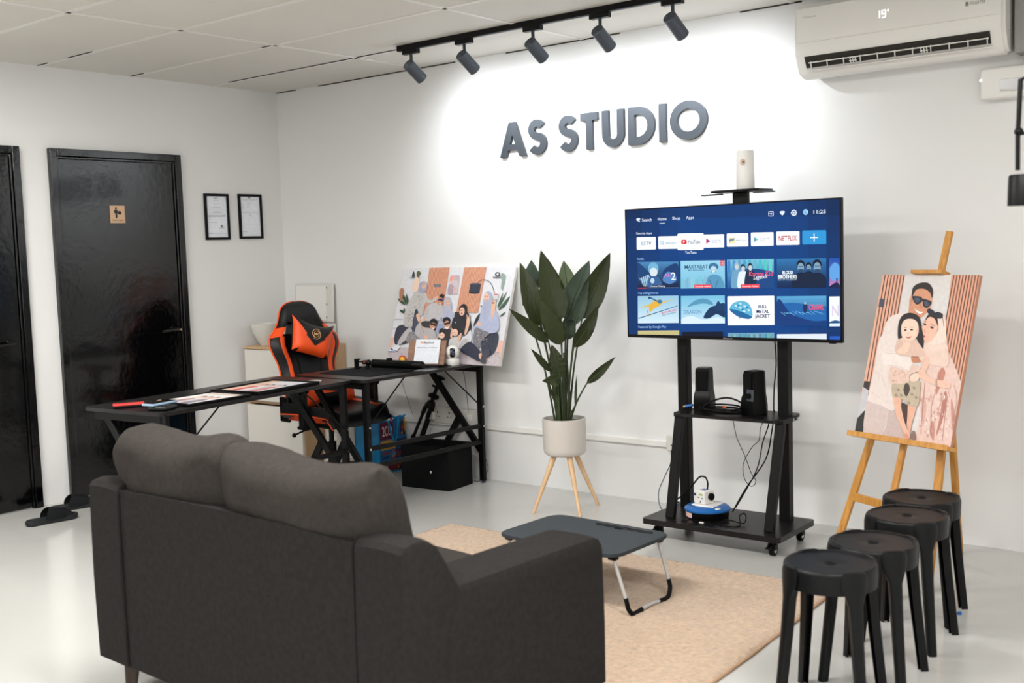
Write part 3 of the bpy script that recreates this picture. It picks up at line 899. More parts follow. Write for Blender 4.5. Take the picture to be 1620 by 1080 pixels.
A.rect(716, 473, 743, 510, (226, 50, 70)); A.text('TOP', 720, 488, 9, Wt, w=18); A.text('10', 722, 502, 10, Wt, w=15)
A.rect(536, 632, 654, 655, (234, 62, 80), 3); A.text('Recently Added', 544, 650, 12, (255, 235, 238), w=102)
tile((761, 470, 1075, 660), (120, 186, 222), (30, 90, 150))
for k in range(9): A.rect(765 + 35 * k, 474, 783 + 35 * k, 560 + 20 * (k % 3), (60 + 20 * (k % 3), 130 + 10 * k, 190))
A.smooth([(860, 560), (900, 530), (1072, 560), (1072, 658), (870, 658)], (20, 70, 130))
for cx, cy, hc, bc in ((826, 512, (150, 184, 204), (110, 160, 196)), (868, 524, (18, 28, 44), (226, 236, 242)), (917, 518, (24, 36, 52), (22, 44, 74))):
    A.smooth([(cx - 36, 655), (cx - 32, cy + 50), (cx - 18, cy + 26), (cx + 18, cy + 26), (cx + 32, cy + 52), (cx + 34, 655)], bc)
    A.ell(cx, cy, 16, 24, hc); A.ell(cx + 1, cy + 8, 13, 18, (196, 206, 208))
A.text('Karate Kid', 910, 582, 32, (236, 90, 130), w=158); A.text('Legends', 938, 604, 26, (240, 246, 252), w=92, slope=-.1, shear=.2)
A.rect(852, 634, 980, 660, (234, 62, 80), 3); A.text('Recently Added', 862, 653, 12, (255, 235, 238), w=108)
tile((1095, 470, 1424, 663), (44, 112, 168), (10, 40, 84))
for cx, cy, r_ in ((1308, 526, .8), (1255, 520, 1.15), (1364, 520, 1.25)):
    A.smooth([(cx - 50 * r_, 662), (cx - 44 * r_, cy + 62 * r_), (cx - 16 * r_, cy + 38 * r_), (cx + 18 * r_, cy + 38 * r_), (cx + 48 * r_, cy + 66 * r_), (cx + 50 * r_, 662)], (12, 32, 62))
    A.ell(cx, cy - 8, 24 * r_, 28 * r_, (10, 22, 44)); A.ell(cx, cy + 8 * r_, 19 * r_, 27 * r_, (128, 162, 188)); A.line([(cx - 13 * r_, cy + 2), (cx + 13 * r_, cy + 2)], 4, (30, 56, 90)); A.smooth([(cx - 14 * r_, cy + 18 * r_), (cx + 14 * r_, cy + 18 * r_), (cx + 8 * r_, cy + 34 * r_), (cx - 8 * r_, cy + 34 * r_)], (44, 74, 108))
A.text('BLOOD', 1133, 571, 22, (240, 248, 252), w=68, bold=1.6); A.text('BROTHERS', 1104, 601, 26, (240, 248, 252), w=124, bold=1.6); A.text('FURY OF THE DRAGON', 1104, 612, 7, (200, 220, 236), w=124)
tile((1445, 470, 1514, 663), (30, 80, 170), (200, 130, 190))
A.smooth([(1445, 540), (1480, 500), (1514, 530), (1514, 600), (1470, 620), (1445, 590)], (96, 160, 226)); A.smooth([(1445, 655), (1490, 630), (1514, 650), (1514, 664), (1445, 664)], (20, 30, 70)); A.line([(1494, 612), (1492, 640)], 6, (16, 24, 60)); A.ell(1494, 608, 5, 6, (16, 24, 60))
tile((150, 703, 431, 886), (150, 196, 222), (206, 230, 242))
A.poly([(154, 850), (424, 770), (424, 774), (154, 856)], (20, 70, 120)); A.poly([(160, 782), (230, 758), (330, 742), (415, 722), (330, 752), (232, 778)], (214, 190, 110))
A.smooth([(230, 770), (262, 738), (300, 728), (320, 742), (306, 766), (262, 790), (232, 810)], (226, 178, 66)); A.ell(302, 742, 16, 14, (60, 120, 160)); A.line([(232, 712), (286, 740)], 8, (30, 80, 126)); A.ell(232, 716, 9, 8, (24, 60, 100)); A.line([(214, 800), (228, 838)], 6, (200, 150, 60))
A.text('MISSION IMPOSSIBLE', 314, 826, 13, (220, 70, 110), w=102, slope=-.22); A.text('FINAL RECKONING', 316, 838, 8, (70, 100, 140), w=96, slope=-.2)
tile((447, 706, 745, 892), (120, 190, 222), (190, 222, 238))
A.smooth([(490, 780), (540, 740), (600, 724), (650, 742), (664, 768), (600, 758), (540, 768)], (86, 150, 184)); A.smooth([(600, 850), (640, 790), (690, 770), (745, 760), (745, 850), (690, 830), (640, 856)], (18, 52, 92)); A.smooth([(680, 800), (700, 742), (724, 770), (742, 760), (742, 800)], (22, 60, 104)); A.smooth([(450, 860), (520, 840), (600, 866), (700, 850), (744, 870), (744, 890), (450, 890)], (214, 234, 244)); A.text('DRAGON', 466, 824, 22, (86, 140, 186), w=120)
A.clip = (763, 712, 1078, 905); A.rect(763, 712, 1078, 905, (248, 251, 254), 4)
A.smooth([(778, 798), (800, 760), (850, 744), (900, 756), (926, 800), (928, 850), (880, 842), (820, 812)], (96, 180, 214)); A.smooth([(778, 798), (830, 806), (890, 830), (928, 852), (900, 864), (840, 850), (796, 822)], (30, 104, 158))
for x_, y_ in ((820, 776), (850, 762), (880, 780), (906, 806), (850, 790), (876, 812)): A.ell(x_, y_, 9, 6, (206, 232, 242), 25)
for x_, y_ in ((836, 774), (896, 788), (866, 800)): A.ell(x_, y_, 8, 5, (40, 120, 170), -20)
A.line([(838, 842), (842, 858), (862, 852)], 6, (40, 120, 170))
A.text('FULL', 972, 794, 22, (30, 44, 90), w=56, bold=1.6); A.text('METAL', 958, 826, 22, (30, 44, 90), w=84, bold=1.6); A.text('JACKET', 948, 856, 22, (30, 44, 90), w=100, bold=1.6)
tile((1096, 716, 1424, 914), (86, 160, 206), (24, 78, 140))
A.smooth([(1096, 790), (1180, 760), (1290, 772), (1360, 800), (1424, 790), (1424, 914), (1096, 914)], (30, 100, 170)); A.smooth([(1096, 760), (1120, 740), (1190, 830), (1330, 880), (1424, 880), (1424, 912), (1096, 912)], (14, 58, 122))
for k in range(14): A.line([(1120 + 20 * k, 820 + 6 * sin(k)), (1150 + 20 * k, 835 + 8 * cos(k * 2))], 3, (110, 180, 220))
A.smooth([(1268, 800), (1276, 764), (1290, 760), (1298, 800), (1284, 830)], (20, 50, 92)); A.ell(1284, 764, 8, 9, (150, 180, 200)); A.text('CRAWL', 1308, 808, 36, (236, 80, 110), w=98, bold=1.6)
A.clip = (1444, 722, 1514, 918); A.rect(1444, 722, 1514, 918, (240, 244, 250)); A.text('N', 1462, 850, 70, (214, 196, 222), w=44); A.smooth([(1444, 890), (1480, 878), (1514, 886), (1514, 896), (1446, 900)], (24, 80, 130)); A.rect(1444, 898, 1514, 918, (220, 234, 244))
A.clip = None; A.rect(151, 935, 434, 967, (196, 186, 130)); A.rect(453, 946, 733, 990, (6, 14, 40)); A.rect(764, 955, 1077, 1006, (110, 160, 190))
for k in range(16): A.rect(766 + 19 * k, 960 + 10 * RND.random(), 780 + 19 * k, 1000, (60 + 90 * RND.random(), 120 + 60 * RND.random(), 170))
A.rect(1095, 966, 1424, 1008, (222, 232, 240)); A.rect(1445, 982, 1512, 1006, (40, 90, 190))
o = A.done('screen', M['screen'], t); o.location = (-hw + g, -.0005, .016)
a = Art([(0, 0), (10, 0), (10, 2), (0, 2)], .06, .012); a.text('Hisense', 1, 1.6, 1.1, (150, 150, 155), w=8)
o = a.done('maker_lettering', M['print'], t); o.location = (-.03, -.0032, .002)

# white dispenser on top shelf
t = thing('aroma_dispenser', 'white cylindrical dispenser with a round opening on the top bracket', 'dispenser', (3.842, -.42, 1.674))
b = BM(); lathe(b, [(0, 0), (.042, 0), (.043, .004), (.041, .176), (.038, .181), (0, .181)], 40)
obj('casing', b, M['white_plastic'], t, smooth=40)
ang = radians(-78)
c = Vector((cos(ang) * .0415, sin(ang) * .0415, .125)); n_ = Vector((cos(ang), sin(ang), 0))
b = BM(); aa = Vector((-n_.y, n_.x, 0))
pts = [c + aa * .013 * cos(k * pi / 10) + Vector((0, 0, .016 * sin(k * pi / 10))) for k in range(20)]
vs = [b.verts.new(p + n_ * .0022) for p in pts]; b.faces.new(vs); obj('opening', b, mat('dispenser_opening', (206, 184, 166), .6), t)
b = BM(); cyl(b, c + n_ * .001 + aa * .003, c + n_ * .0032 + aa * .003, .0065, n=14); obj('nozzle', b, M['walnut'], t)

# speakers
def speaker(x, y, rz, label):
    t = thing('desktop_speaker', label, 'speaker', (x, y, .604), rz, 'black speakers on the middle shelf')
    b = BM()
    P0 = [(-.042, -.05), (.042, -.05), (.05, .03), (.036, .055), (-.036, .055), (-.05, .03)]
    rings = []
    for z, s in ((0, 1.0), (.05, 1.0), (.085, .93), (.10, .84), (.20, .80), (.212, .76)):
        rings.append([b.verts.new((px * s, py * s + (0 if z < .09 else .004), z)) for px, py in P0])
    b.faces.new(rings[0][::-1]); b.faces.new(rings[-1])
    for A_, B_ in zip(rings[:-1], rings[1:]):
        for i in range(6): b.faces.new((A_[i], A_[(i + 1) % 6], B_[(i + 1) % 6], B_[i]))
    bmesh.ops.bevel(b, geom=[e for e in b.edges], offset=.003, segments=2, affect='EDGES')
    obj('speaker_cabinet', b, M['black_plastic'], t, smooth=30)
    b = BM(); box(b, (-.028, -.0445, .10), (.028, -.038, .2), .004); obj('grille', b, M['fabric_black'], t)
    return t
speaker(3.585, -.385, radians(14), 'black desktop speaker at the left, behind the coiled cable')
t = speaker(3.868, -.415, radians(-22), 'black desktop speaker with a control knob, right of the coiled cable')
b = BM(); box(b, (.010, -.056, .072), (.05, -.046, .128), .002); pl = obj('control_plate', b, M['steel_dark'], t)
b = BM(); cyl(b, (.030, -.056, .098), (.030, -.068, .098), .013, n=24); obj('volume_knob', b, M['black_plastic'], pl, smooth=40)

# coiled cable on the shelf
t = thing('coiled_cable', 'black coiled cable with blue and orange ends on the middle shelf', 'cable', (3.72, -.46, .604))
b = BM()
pts = []
for i in range(0, 5 * 24 + 1):
    a_ = 2 * pi * i / 24; k = i / 120
    pts.append((.105 * cos(a_) * (1 - .08 * sin(3 * a_)), .062 * sin(a_) + .006 * sin(5 * k), .008 + .011 * k * 4 * (0.55 + .45 * sin(a_ * .5 + 1)) * .8))
tube(b, pts, .0045, 8)
tube(b, catmull([(.10, 0, .02), (.08, .05, .05), (.02, .03, .075), (-.05, .01, .06), (-.09, -.02, .03), (-.06, -.05, .012)], 8), .0045, 8)
tube(b, catmull([(-.08, .02, .03), (-.12, .0, .045), (-.15, -.015, .035)], 6), .0035, 8)
obj('cable_coil', b, M['black_rubber'], t, smooth=60)
b = BM(); cyl(b, (-.150, -.015, .035), (-.185, -.024, .028), .007, n=12); obj('blue_plug', b, M['blue'], t, smooth=40)
b = BM(); cyl(b, (-.185, -.024, .028), (-.196, -.027, .026), .004, n=12); obj('plug_tip', b, M['gold'], t)
b = BM(); cyl(b, (.02, -.02, .035), (.035, -.03, .04), .005, n=10); obj('orange_plug', b, M['orange'], t)

# cable reel on the base board
t = thing('extension_reel', 'blue and black round extension reel on the base board', 'extension reel', (3.655, -.50, .102))
b = BM(); lathe(b, [(0, 0), (.098, 0), (.104, .008), (.104, .036), (.098, .04), (0, .04)], 48); obj('reel_body', b, M['black_plastic'], t, smooth=40)
b = BM(); lathe(b, [(.0, .052), (.055, .056), (.075, .060), (.098, .054), (.111, .044), (.111, .036), (0, .036)], 48); obj('reel_cover', b, M['blue'], t, smooth=50)
b = BM()
for k in range(14):
    a0 = radians(-152 + 3.2 * k); a1 = radians(-152 + 3.2 * (k + 1))
    b.faces.new([b.verts.new(q) for q in ((.1055 * cos(a0), .1055 * sin(a0), .007), (.1055 * cos(a1), .1055 * sin(a1), .007), (.1055 * cos(a1), .1055 * sin(a1), .030), (.1055 * cos(a0), .1055 * sin(a0), .030))])
obj('paper_sticker', b, mat('pink_sticker', (226, 190, 180), .6), t)
b = BM(); box(b, (-.06, -.055, .054), (.06, .055, .064), .006); obj('socket_panel', b, M['white_plastic'], t)
b = BM(); box(b, (.072, -.062, .052), (.092, -.036, .0575), .002, M=None); obj('switch_label', b, M['white_plastic'], t)
t = thing('plug_adapter', 'white cube plug adapter standing on the blue reel', 'adapter', (3.640, -.505, .166), radians(-16))
b = BM(); box(b, (-.036, -.034, 0), (.036, .034, .066), .006); obj('adapter_body', b, M['white_plastic'], t)
b = BM()
for x, z in ((-.004, .03), (.022, .028)): box(b, (x - .005, -.0355, z), (x + .004, -.0335, z + .004))
box(b, (.007, -.0355, .008), (.011, -.0335, .018)); obj('pin_hole', b, M['black_plastic'], t)
b = BM(); cyl(b, (-.027, -.0345, .045), (-.027, -.0352, .045), .007, n=16); obj('round_mark', b, M['bag_navy'], t)
b = BM(); box(b, (.002, -.0352, .045), (.024, -.034, .052)); obj('printed_mark', b, mat('green_print', (150, 180, 70), .6), t)
b = BM(); box(b, (-.01, -.012, .0655), (.014, .014, .067)); obj('blue_mark', b, M['blue'], t)
b = BM(); cyl(b, (.036, .008, .036), (.046, .008, .036), .018, n=20); obj('side_plug', b, M['black_plastic'], t)

def cable(name, label, pts, r=.003, m=None, k=8, parent=None):
    b = BM(); tube(b, catmull(pts, k), r, 8)
    o = obj(name, b, m or M['black_rubber'], parent, smooth=60)
    if parent is None: tag(o, label, 'cable')
    return o
cable('power_cable', 'thick black cable arching from the white adapter to the left post', [(3.650, -.49, .232), (3.650, -.485, .262), (3.63, -.47, .285), (3.58, -.44, .275), (3.52, -.42, .215), (3.47, -.43, .165), (3.42, -.42, .125), (3.405, -.34, .108)], .0042)
cable('power_cable', 'black cable hanging down behind the right half of the screen to the shelf', [(3.93, -.32, 1.0), (3.935, -.31, .85), (3.918, -.30, .72), (3.91, -.29, .615), (3.90, -.262, .595), (3.885, -.262, .50), (3.87, -.30, .37), (3.80, -.36, .24), (3.765, -.40, .16), (3.76, -.44, .125)], .0034)
cable('thin_cable', 'thin black cable hanging from the middle of the shelf in loops', [(3.66, -.262, .60), (3.67, -.255, .56), (3.70, -.27, .46), (3.75, -.29, .38), (3.80, -.32, .30), (3.83, -.33, .26), (3.81, -.34, .235), (3.775, -.34, .27), (3.765, -.33, .34), (3.80, -.31, .42), (3.835, -.30, .46), (3.84, -.29, .52), (3.86, -.262, .58)], .0018)
cable('power_cable', 'black cable running from the shelf down beside the reel', [(3.875, -.262, .60), (3.868, -.262, .53), (3.855, -.30, .45), (3.84, -.33, .33), (3.80, -.38, .22), (3.765, -.42, .14)], .003)
cable('loose_cable', 'thin black cable lying in loops on the base board in front of the reel', [(3.60, -.66, .1045), (3.63, -.61, .1045), (3.70, -.625, .1045), (3.77, -.655, .1045), (3.72, -.675, .1045), (3.65, -.675, .1045), (3.61, -.655, .106)], .0018)
cable('loose_cable', 'tangled black cable on the base board right of the reel', [(3.77, -.55, .112), (3.82, -.56, .112), (3.88, -.57, .110), (3.87, -.52, .125), (3.85, -.50, .14), (3.84, -.53, .13), (3.87, -.58, .108), (3.87, -.63, .106), (3.80, -.64, .106), (3.77, -.60, .106), (3.80, -.57, .110)], .0028)
b = BM(); box(b, (-.012, -.004, 0), (.012, .004, .006), .002); o = obj('cable_tie', b, M['white_plastic'], None); o.location = (3.70, -.645, .1035); tag(o, 'tiny white cable tag on the base board', 'cable tie')
cable('wall_cable', 'grey cable hanging from the wall socket behind the stand to the floor', [(3.19, -.04, .31), (3.19, -.05, .24), (3.16, -.07, .16), (3.14, -.10, .08), (3.19, -.16, .012), (3.28, -.2, .007)], .0028, M['steel_dark'])

# ================================================================== RUG AND FOLDING TABLE
def hfun(x, y, z=0.0): return noise.noise(Vector((x, y, z)))
t = None
b = BM()
rx0, rx1, ry0, ry1 = 2.42, 4.50, -2.48, -1.0
nx, ny = 300, 250
def rugpt(i, j):
    u = i / nx; v = j / ny
    x = rx0 + (rx1 - rx0) * u + .03 * (1 - v) * 1.6 * u + .008 * hfun(v * 6, 1.3); y = ry0 + (ry1 - ry0) * v + .03 * u + .008 * hfun(u * 7, 5.1)
    e = min(u * (rx1 - rx0), (1 - u) * (rx1 - rx0), v * (ry1 - ry0), (1 - v) * (ry1 - ry0))
    z = .016 * min(1, e / .02) ** .5
    z += .0045 * hfun(x * 45, y * 45, 1) + .003 * hfun(x * 16, y * 16, 3) + .003 * hfun(x * 90, y * 90, 7)
    return (x, y, max(z, .003 if e > 0 else .002))
g = [[b.verts.new(rugpt(i, j)) for j in range(ny + 1)] for i in range(nx + 1)]
for i in range(nx):
    for j in range(ny): b.faces.new((g[i][j], g[i + 1][j], g[i + 1][j + 1], g[i][j + 1]))
def rim():
    o_ = [rugpt(i, 0) for i in range(0, nx + 1, 6)] + [rugpt(nx, j) for j in range(6, ny + 1, 6)] + [rugpt(nx - i, ny) for i in range(6, nx + 1, 6)] + [rugpt(0, ny - j) for j in range(6, ny, 6)]
    return [(p[0], p[1], .005) for p in o_]
t = thing('shag_rug', 'beige shaggy rug on the white floor under the folding table', 'rug', ((rx0 + rx1) / 2, (ry0 + ry1) / 2, 0))
o = obj('rug_pile', b, M['rug'], t, smooth=80); o.location = (-(rx0 + rx1) / 2, -(ry0 + ry1) / 2, 0)
b = BM(); tube(b, rim(), .005, 6, closed=True); o = obj('rug_binding', b, M['rug_edge'], t, smooth=80); o.location = (-(rx0 + rx1) / 2, -(ry0 + ry1) / 2, 0)

tx, ty, TH = 3.665, -1.575, .262
t = thing('folding_laptop_table', 'low grey folding bed table with white tube legs on the beige rug', 'table', (tx, ty, .012), radians(-2.5))
b = BM(); prism(b, rounded(-.30, -.20, .30, .20, .055, 8), TH - .026, TH - .012)
bmesh.ops.bevel(b, geom=[e for e in b.edges if abs(e.verts[0].co.z - e.verts[1].co.z) < 1e-6], offset=.003, segments=2, affect='EDGES')
obj('table_top', b, M['table_top'], t, smooth=35)
b = BM(); prism(b, rounded(-.045, .145, .235, .163, .008, 5), TH - .0125, TH - .0112); sl = obj('tablet_slot', b, M['black_plastic'], t)
b = BM(); tube(b, [(x, y, TH - .011) for x, y in rounded(-.045, .145, .235, .163, .008, 5)], .0014, 6, closed=True); prism(b, rounded(.06, .130, .10, .150, .008), TH - .0125, TH - .0105); obj('slot_rim', b, M['black_rubber'], t)
for s in (-1, 1):
    xo = .262
    b = BM()
    for yy in (-.155, .155): box(b, (s * xo - .018, yy - .014, TH - .044), (s * xo + .018, yy + .014, TH - .025), .004)
    obj('leg_hinge', b, M['black_plastic'], t)
    pts = [(s * xo, .155, TH - .035), (s * (xo + .050), .150, .075), (s * (xo + .058), .146, .035), (s * (xo + .062), .120, .009), (s * (xo + .062), .06, .010), (s * (xo + .060), 0, .013),
           (s * (xo + .062), -.06, .010), (s * (xo + .062), -.120, .009), (s * (xo + .058), -.146, .035), (s * (xo + .050), -.150, .075), (s * xo, -.155, TH - .035)]
    P_ = catmull(pts, 8)
    b = BM(); tube(b, P_, .0072, 12); lg = obj('leg', b, M['grey_tube'], t, smooth=60)
    for k in (0, 1):
        seg = P_[8:33] if k == 0 else P_[-33:-8]
        b = BM(); tube(b, seg, .0092, 12); obj('leg_sleeve', b, M['black_rubber'], lg, smooth=60)

# ================================================================== SOFA
def puff(bm, w, h, t, nu=26, nv=22, p=3.2, q=2.0, wr=.0, seed=0, mi_f=None, sag=0.0, outline=None, pin=.05, rnd=0.0):
    """cushion centred at origin in x-z plane, thickness along y"""
    G = {}
    for s in (1, -1):
        for i in range(nu + 1):
            for j in range(nv + 1):
                if s == -1 and (i in (0, nu) or j in (0, nv)):
                    G[(s, i, j)] = G[(1, i, j)]; continue
                u = -1 + 2 * i / nu; v = -1 + 2 * j / nv
                # denser near edges
                uu = sin(u * pi / 2) ** 1; vv = sin(v * pi / 2) ** 1
                th = max(0, 1 - abs(uu) ** p) ** (1 / q) * max(0, 1 - abs(vv) ** p) ** (1 / q)
                x = uu * w / 2; z = vv * h / 2
                # sides pull in a little, corners stay
                x *= 1 - pin * (1 - vv * vv); z *= 1 - pin * (1 - uu * uu)
                rc = max(0, abs(uu) + abs(vv) - 1.62) * rnd
                x -= rc * w / 2 * (1 if uu > 0 else -1); z -= rc * h / 2 * (1 if vv > 0 else -1)
                z -= sag * (1 - uu * uu) * max(0, vv)
                if outline: x, z = outline(x, z, uu, vv)
                y = s * th * t / 2
                if wr:
                    y += s * th * wr * (hfun(x * 7 + seed, z * 9, seed) + .5 * hfun(x * 18, z * 16, seed + 4))
                    z += wr * .8 * hfun(x * 6 + seed, z * 3, s + seed) * th
                G[(s, i, j)] = bm.verts.new((x, y, z))
    for s in (1, -1):
        for i in range(nu):
            for j in range(nv):
                vs = [G[(s, i, j)], G[(s, i + 1, j)], G[(s, i + 1, j + 1)], G[(s, i, j + 1)]]
                if s == 1: vs = vs[::-1]
                f = bm.faces.new(vs)
                if mi_f: f.material_index = mi_f(-1 + 2 * (i + .5) / nu, -1 + 2 * (j + .5) / nv, s)
    return G

SW, SD = 1.505, .82
t = thing('sofa', 'charcoal grey two seat fabric sofa seen from behind in the foreground', 'sofa', (2.862, -3.272, 0), radians(-2.2))
arm = [(0, .12), (-.004, .40), (0, .690), (.012, .706), (.05, .714), (.095, .706), (.122, .688), (.150, .645), (.188, .582), (.196, .570), (.204, .566), (.50, .565), (.78, .560), (.805, .552), (SD, .53), (SD + .004, .3), (SD, .12)]
def arm_bm(x0, x1):
    b = BM()
    n = 7
    prof = arm
    N = len(prof)
    secs = []
    for k in range(n + 1):
        u = k / n; x = x0 + (x1 - x0) * (0.5 - .5 * cos(pi * u)); e = abs(2 * u - 1)
        crown = .012 * (1 - e ** 2.5)
        ins = .010 * e ** 8
        secs.append([b.verts.new((x, y + (ins if y < .05 else (-ins if y > .8 else 0)), z + (crown - ins if z > .5 else 0))) for y, z in prof])
    for A_, B_ in zip(secs[:-1], secs[1:]):
        for i in range(N): b.faces.new((A_[i], A_[(i + 1) % N], B_[(i + 1) % N], B_[i]))
    b.faces.new(secs[0][::-1]); b.faces.new(secs[-1])
    return b
AW = .19
obj('armrest', arm_bm(0, AW), M['sofa'], t, smooth=32)
obj('armrest', arm_bm(SW - AW, SW), M['sofa'], t, smooth=32)
b = BM()
nx, nz = 24, 14
front = []
def bp_(i, j, s):
    u = i / nx; v = j / nz; x = AW + (SW - 2 * AW) * u; z = .12 + .582 * v
    return (x, (.006 + .004 * sin(u * pi) * -1 if s == 0 else .13 - .02 * v) + .002 * hfun(x * 5, z * 5), z + (.010 * sin(pi * u) * (1 if j == nz else 0)))
gg = [[[b.verts.new(bp_(i, j, s)) for j in range(nz + 1)] for i in range(nx + 1)] for s in (0, 1)]
for s in (0, 1):
    for i in range(nx):
        for j in range(nz): b.faces.new((gg[s][i][j], gg[s][i + 1][j], gg[s][i + 1][j + 1], gg[s][i][j + 1]))
for i in range(nx):
    for j in (0, nz): b.faces.new((gg[0][i][j], gg[0][i + 1][j], gg[1][i + 1][j], gg[1][i][j]))
for j in range(nz):
    for i in (0, nx): b.faces.new((gg[0][i][j], gg[0][i][j + 1], gg[1][i][j + 1], gg[1][i][j]))
obj('back_panel', b, M['sofa'], t, smooth=50)
for x in (AW, SW - AW):
    b = BM(); tube(b, [(x, .0015, .125), (x, -.0005, .40), (x, .001, .69), (x, .02, .712), (x, .07, .712)], .0022, 6)
    obj('seam', b, M['seam'], t)
b = BM(); box(b, (AW, .12, .12), (SW - AW, SD - .02, .33), .02, 3); obj('seat_base', b, M['sofa'], t, smooth=40)
for k in (0, 1):
    x0 = AW + .005 + k * (SW - 2 * AW) / 2; x1 = x0 + (SW - 2 * AW) / 2 - .01
    b = BM(); puff(b, x1 - x0, .60, .15, 18, 18, 7, 2.2, .004, k + 3)
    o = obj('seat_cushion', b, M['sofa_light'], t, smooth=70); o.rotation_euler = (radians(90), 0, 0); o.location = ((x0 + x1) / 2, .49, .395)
# back cushions lean over the back
def cush(w, h, th, seed, rd):
    b = BM()
    def ol(x, z, uu, vv):
        z += .018 * uu * uu * (1 if vv > 0 else 0) * vv - .022 * exp(-((uu - .1) * 2.2) ** 2) * max(0, vv)
        return x * (1 + .03 * (1 - vv) * .5), z
    puff(b, w, h, th, 44, 36, 5.0, 2.4, .012, seed, None, 0, ol, pin=.012, rnd=rd)
    return b
for (x, w, h, y, z, rx, ry, sd, rz) in ((.405, .650, .50, .150, .655, 14, -1.0, 2, 0), (1.015, .71, .50, .145, .638, 15, .5, 9, -2)):
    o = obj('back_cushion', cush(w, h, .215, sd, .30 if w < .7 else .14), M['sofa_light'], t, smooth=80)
    o.location = (x, y, z); o.rotation_euler = (radians(-0) + radians(rx), radians(ry), radians(rz))
    b = BM(); tube(b, catmull([(-w / 2 + .05, .004, .0 + h * .18), (-.1, .108, .10), (.15, .110, .105), (w / 2 - .05, .03, h * .2)], 6), .0012, 5)
    b.free()
for x, y in ((.10, .055), (SW - .10, .055), (.10, SD - .07), (SW - .10, SD - .07)):
    b = BM(); cyl(b, (x, y, 0.0), (x + (.012 if x < .7 else -.012), y + .006, .122), .020, .032, n=4); obj('leg', b, M['dark_leg'], t)

# ================================================================== STOOLS
def make_stool():
    t = thing('plastic_stool', '', 'stool')
    b = BM()
    R_ = .138
    lathe(b, [(0, .434), (.012, .434), (.0125, .444), (.016, .4455), (.06, .4450), (.122, .4462), (.127, .4500), (.133, .4500), (R_, .446), (R_ + .002, .440), (R_, .395), (.137, .382), (.132, .382), (.132, .43), (0, .43)], 56)
    obj('seat', b, M['stool_plastic'], t, smooth=35)
    b = BM(); cyl(b, (0, 0, .4335), (0, 0, .4442), .0118, n=20); obj('centre_hole', b, M['black_rubber'], t)
    b = BM()
    for k in range(3): tube(b, [(.017 * cos(a_), .017 * sin(a_), .4458) for a_ in [2 * pi * i / 24 for i in range(24)]], .0012, 5, closed=True); break
    obj('hole_rim', b, M['stool_plastic'], t)
    for k in range(4):
        a0 = radians(48 + 90 * k)
        b = BM()
        # curved channel section leg, wide at the seat
        secs = []
        for z, r, wd, dp in ((.452, .134, .030, .010), (.448, .140, .044, .014), (.43, .143, .050, .018), (.40, .144, .046, .022), (.375, .146, .034, .024), (.35, .148, .024, .025), (.25, .157, .021, .024), (.12, .172, .018, .023), (0.0, .186, .0165, .022)):
            pr = []
            for q in ((-wd, 0), (-wd * .8, .004), (0, .008), (wd * .8, .004), (wd, 0), (wd * .86, -dp), (wd * .70, -dp), (wd * .66, -.004), (-wd * .66, -.004), (-wd * .70, -dp), (-wd * .86, -dp)):
                tang, rad = q
                rr = r + rad
                th = tang / max(r, .05)
                pr.append(b.verts.new((rr * cos(a0 + th * .9), rr * sin(a0 + th * .9), z)))
            secs.append(pr)
        for A_, B_ in zip(secs[:-1], secs[1:]):
            n = len(A_)
            for i in range(n): b.faces.new((A_[i], A_[(i + 1) % n], B_[(i + 1) % n], B_[i]))
        b.faces.new(secs[0]); b.faces.new(secs[-1][::-1])
        obj('leg', b, M['stool_plastic'], t, smooth=45)
    return t
st = make_stool()
for i, (x, y, rz, lb) in enumerate([(4.905, -2.035, 4, 'black round plastic stool nearest the camera at the front of the row'), (4.930, -1.745, 0, 'black plastic stool second from the front of the row'),
                                (4.905, -1.345, -3, 'black plastic stool third from the front, its seat in front of the easel leg'), (4.862, -1.055, 2, 'black plastic stool at the back of the row, nearest the easel')]):
    o = st if i == 0 else copy_tree(st)
    o.location = (x, y, 0); o.rotation_euler = (0, 0, radians(rz)); o['label'] = lb; o['group'] = 'row of black plastic stools'

# ================================================================== POTTED PLANT
px, py = 2.735, -.40
t = thing('potted_plant', 'tall broad leaved artificial plant in a white pot on wooden legs', 'plant', (px, py, 0), radians(4))
b = BM(); lathe(b, [(0, .308), (.100, .308), (.112, .318), (.117, .34), (.119, .505), (.113, .507), (.111, .48), (0, .475)], 56); obj('pot', b, M['pot'], t, smooth=40)
b = BM(); lathe(b, [(0, .488), (.06, .492), (.111, .482), (.111, .47), (0, .47)], 32); obj('soil', b, M['soil'], t)
for a_ in (200, 289, 22):
    a_ = radians(a_ + 38.5 - 4)
    b = BM(); cyl(b, (.195 * cos(a_), .195 * sin(a_), 0), (.06 * cos(a_), .06 * sin(a_), .312), .0085, .0165, n=18); obj('leg', b, M['beech'], t, smooth=40)
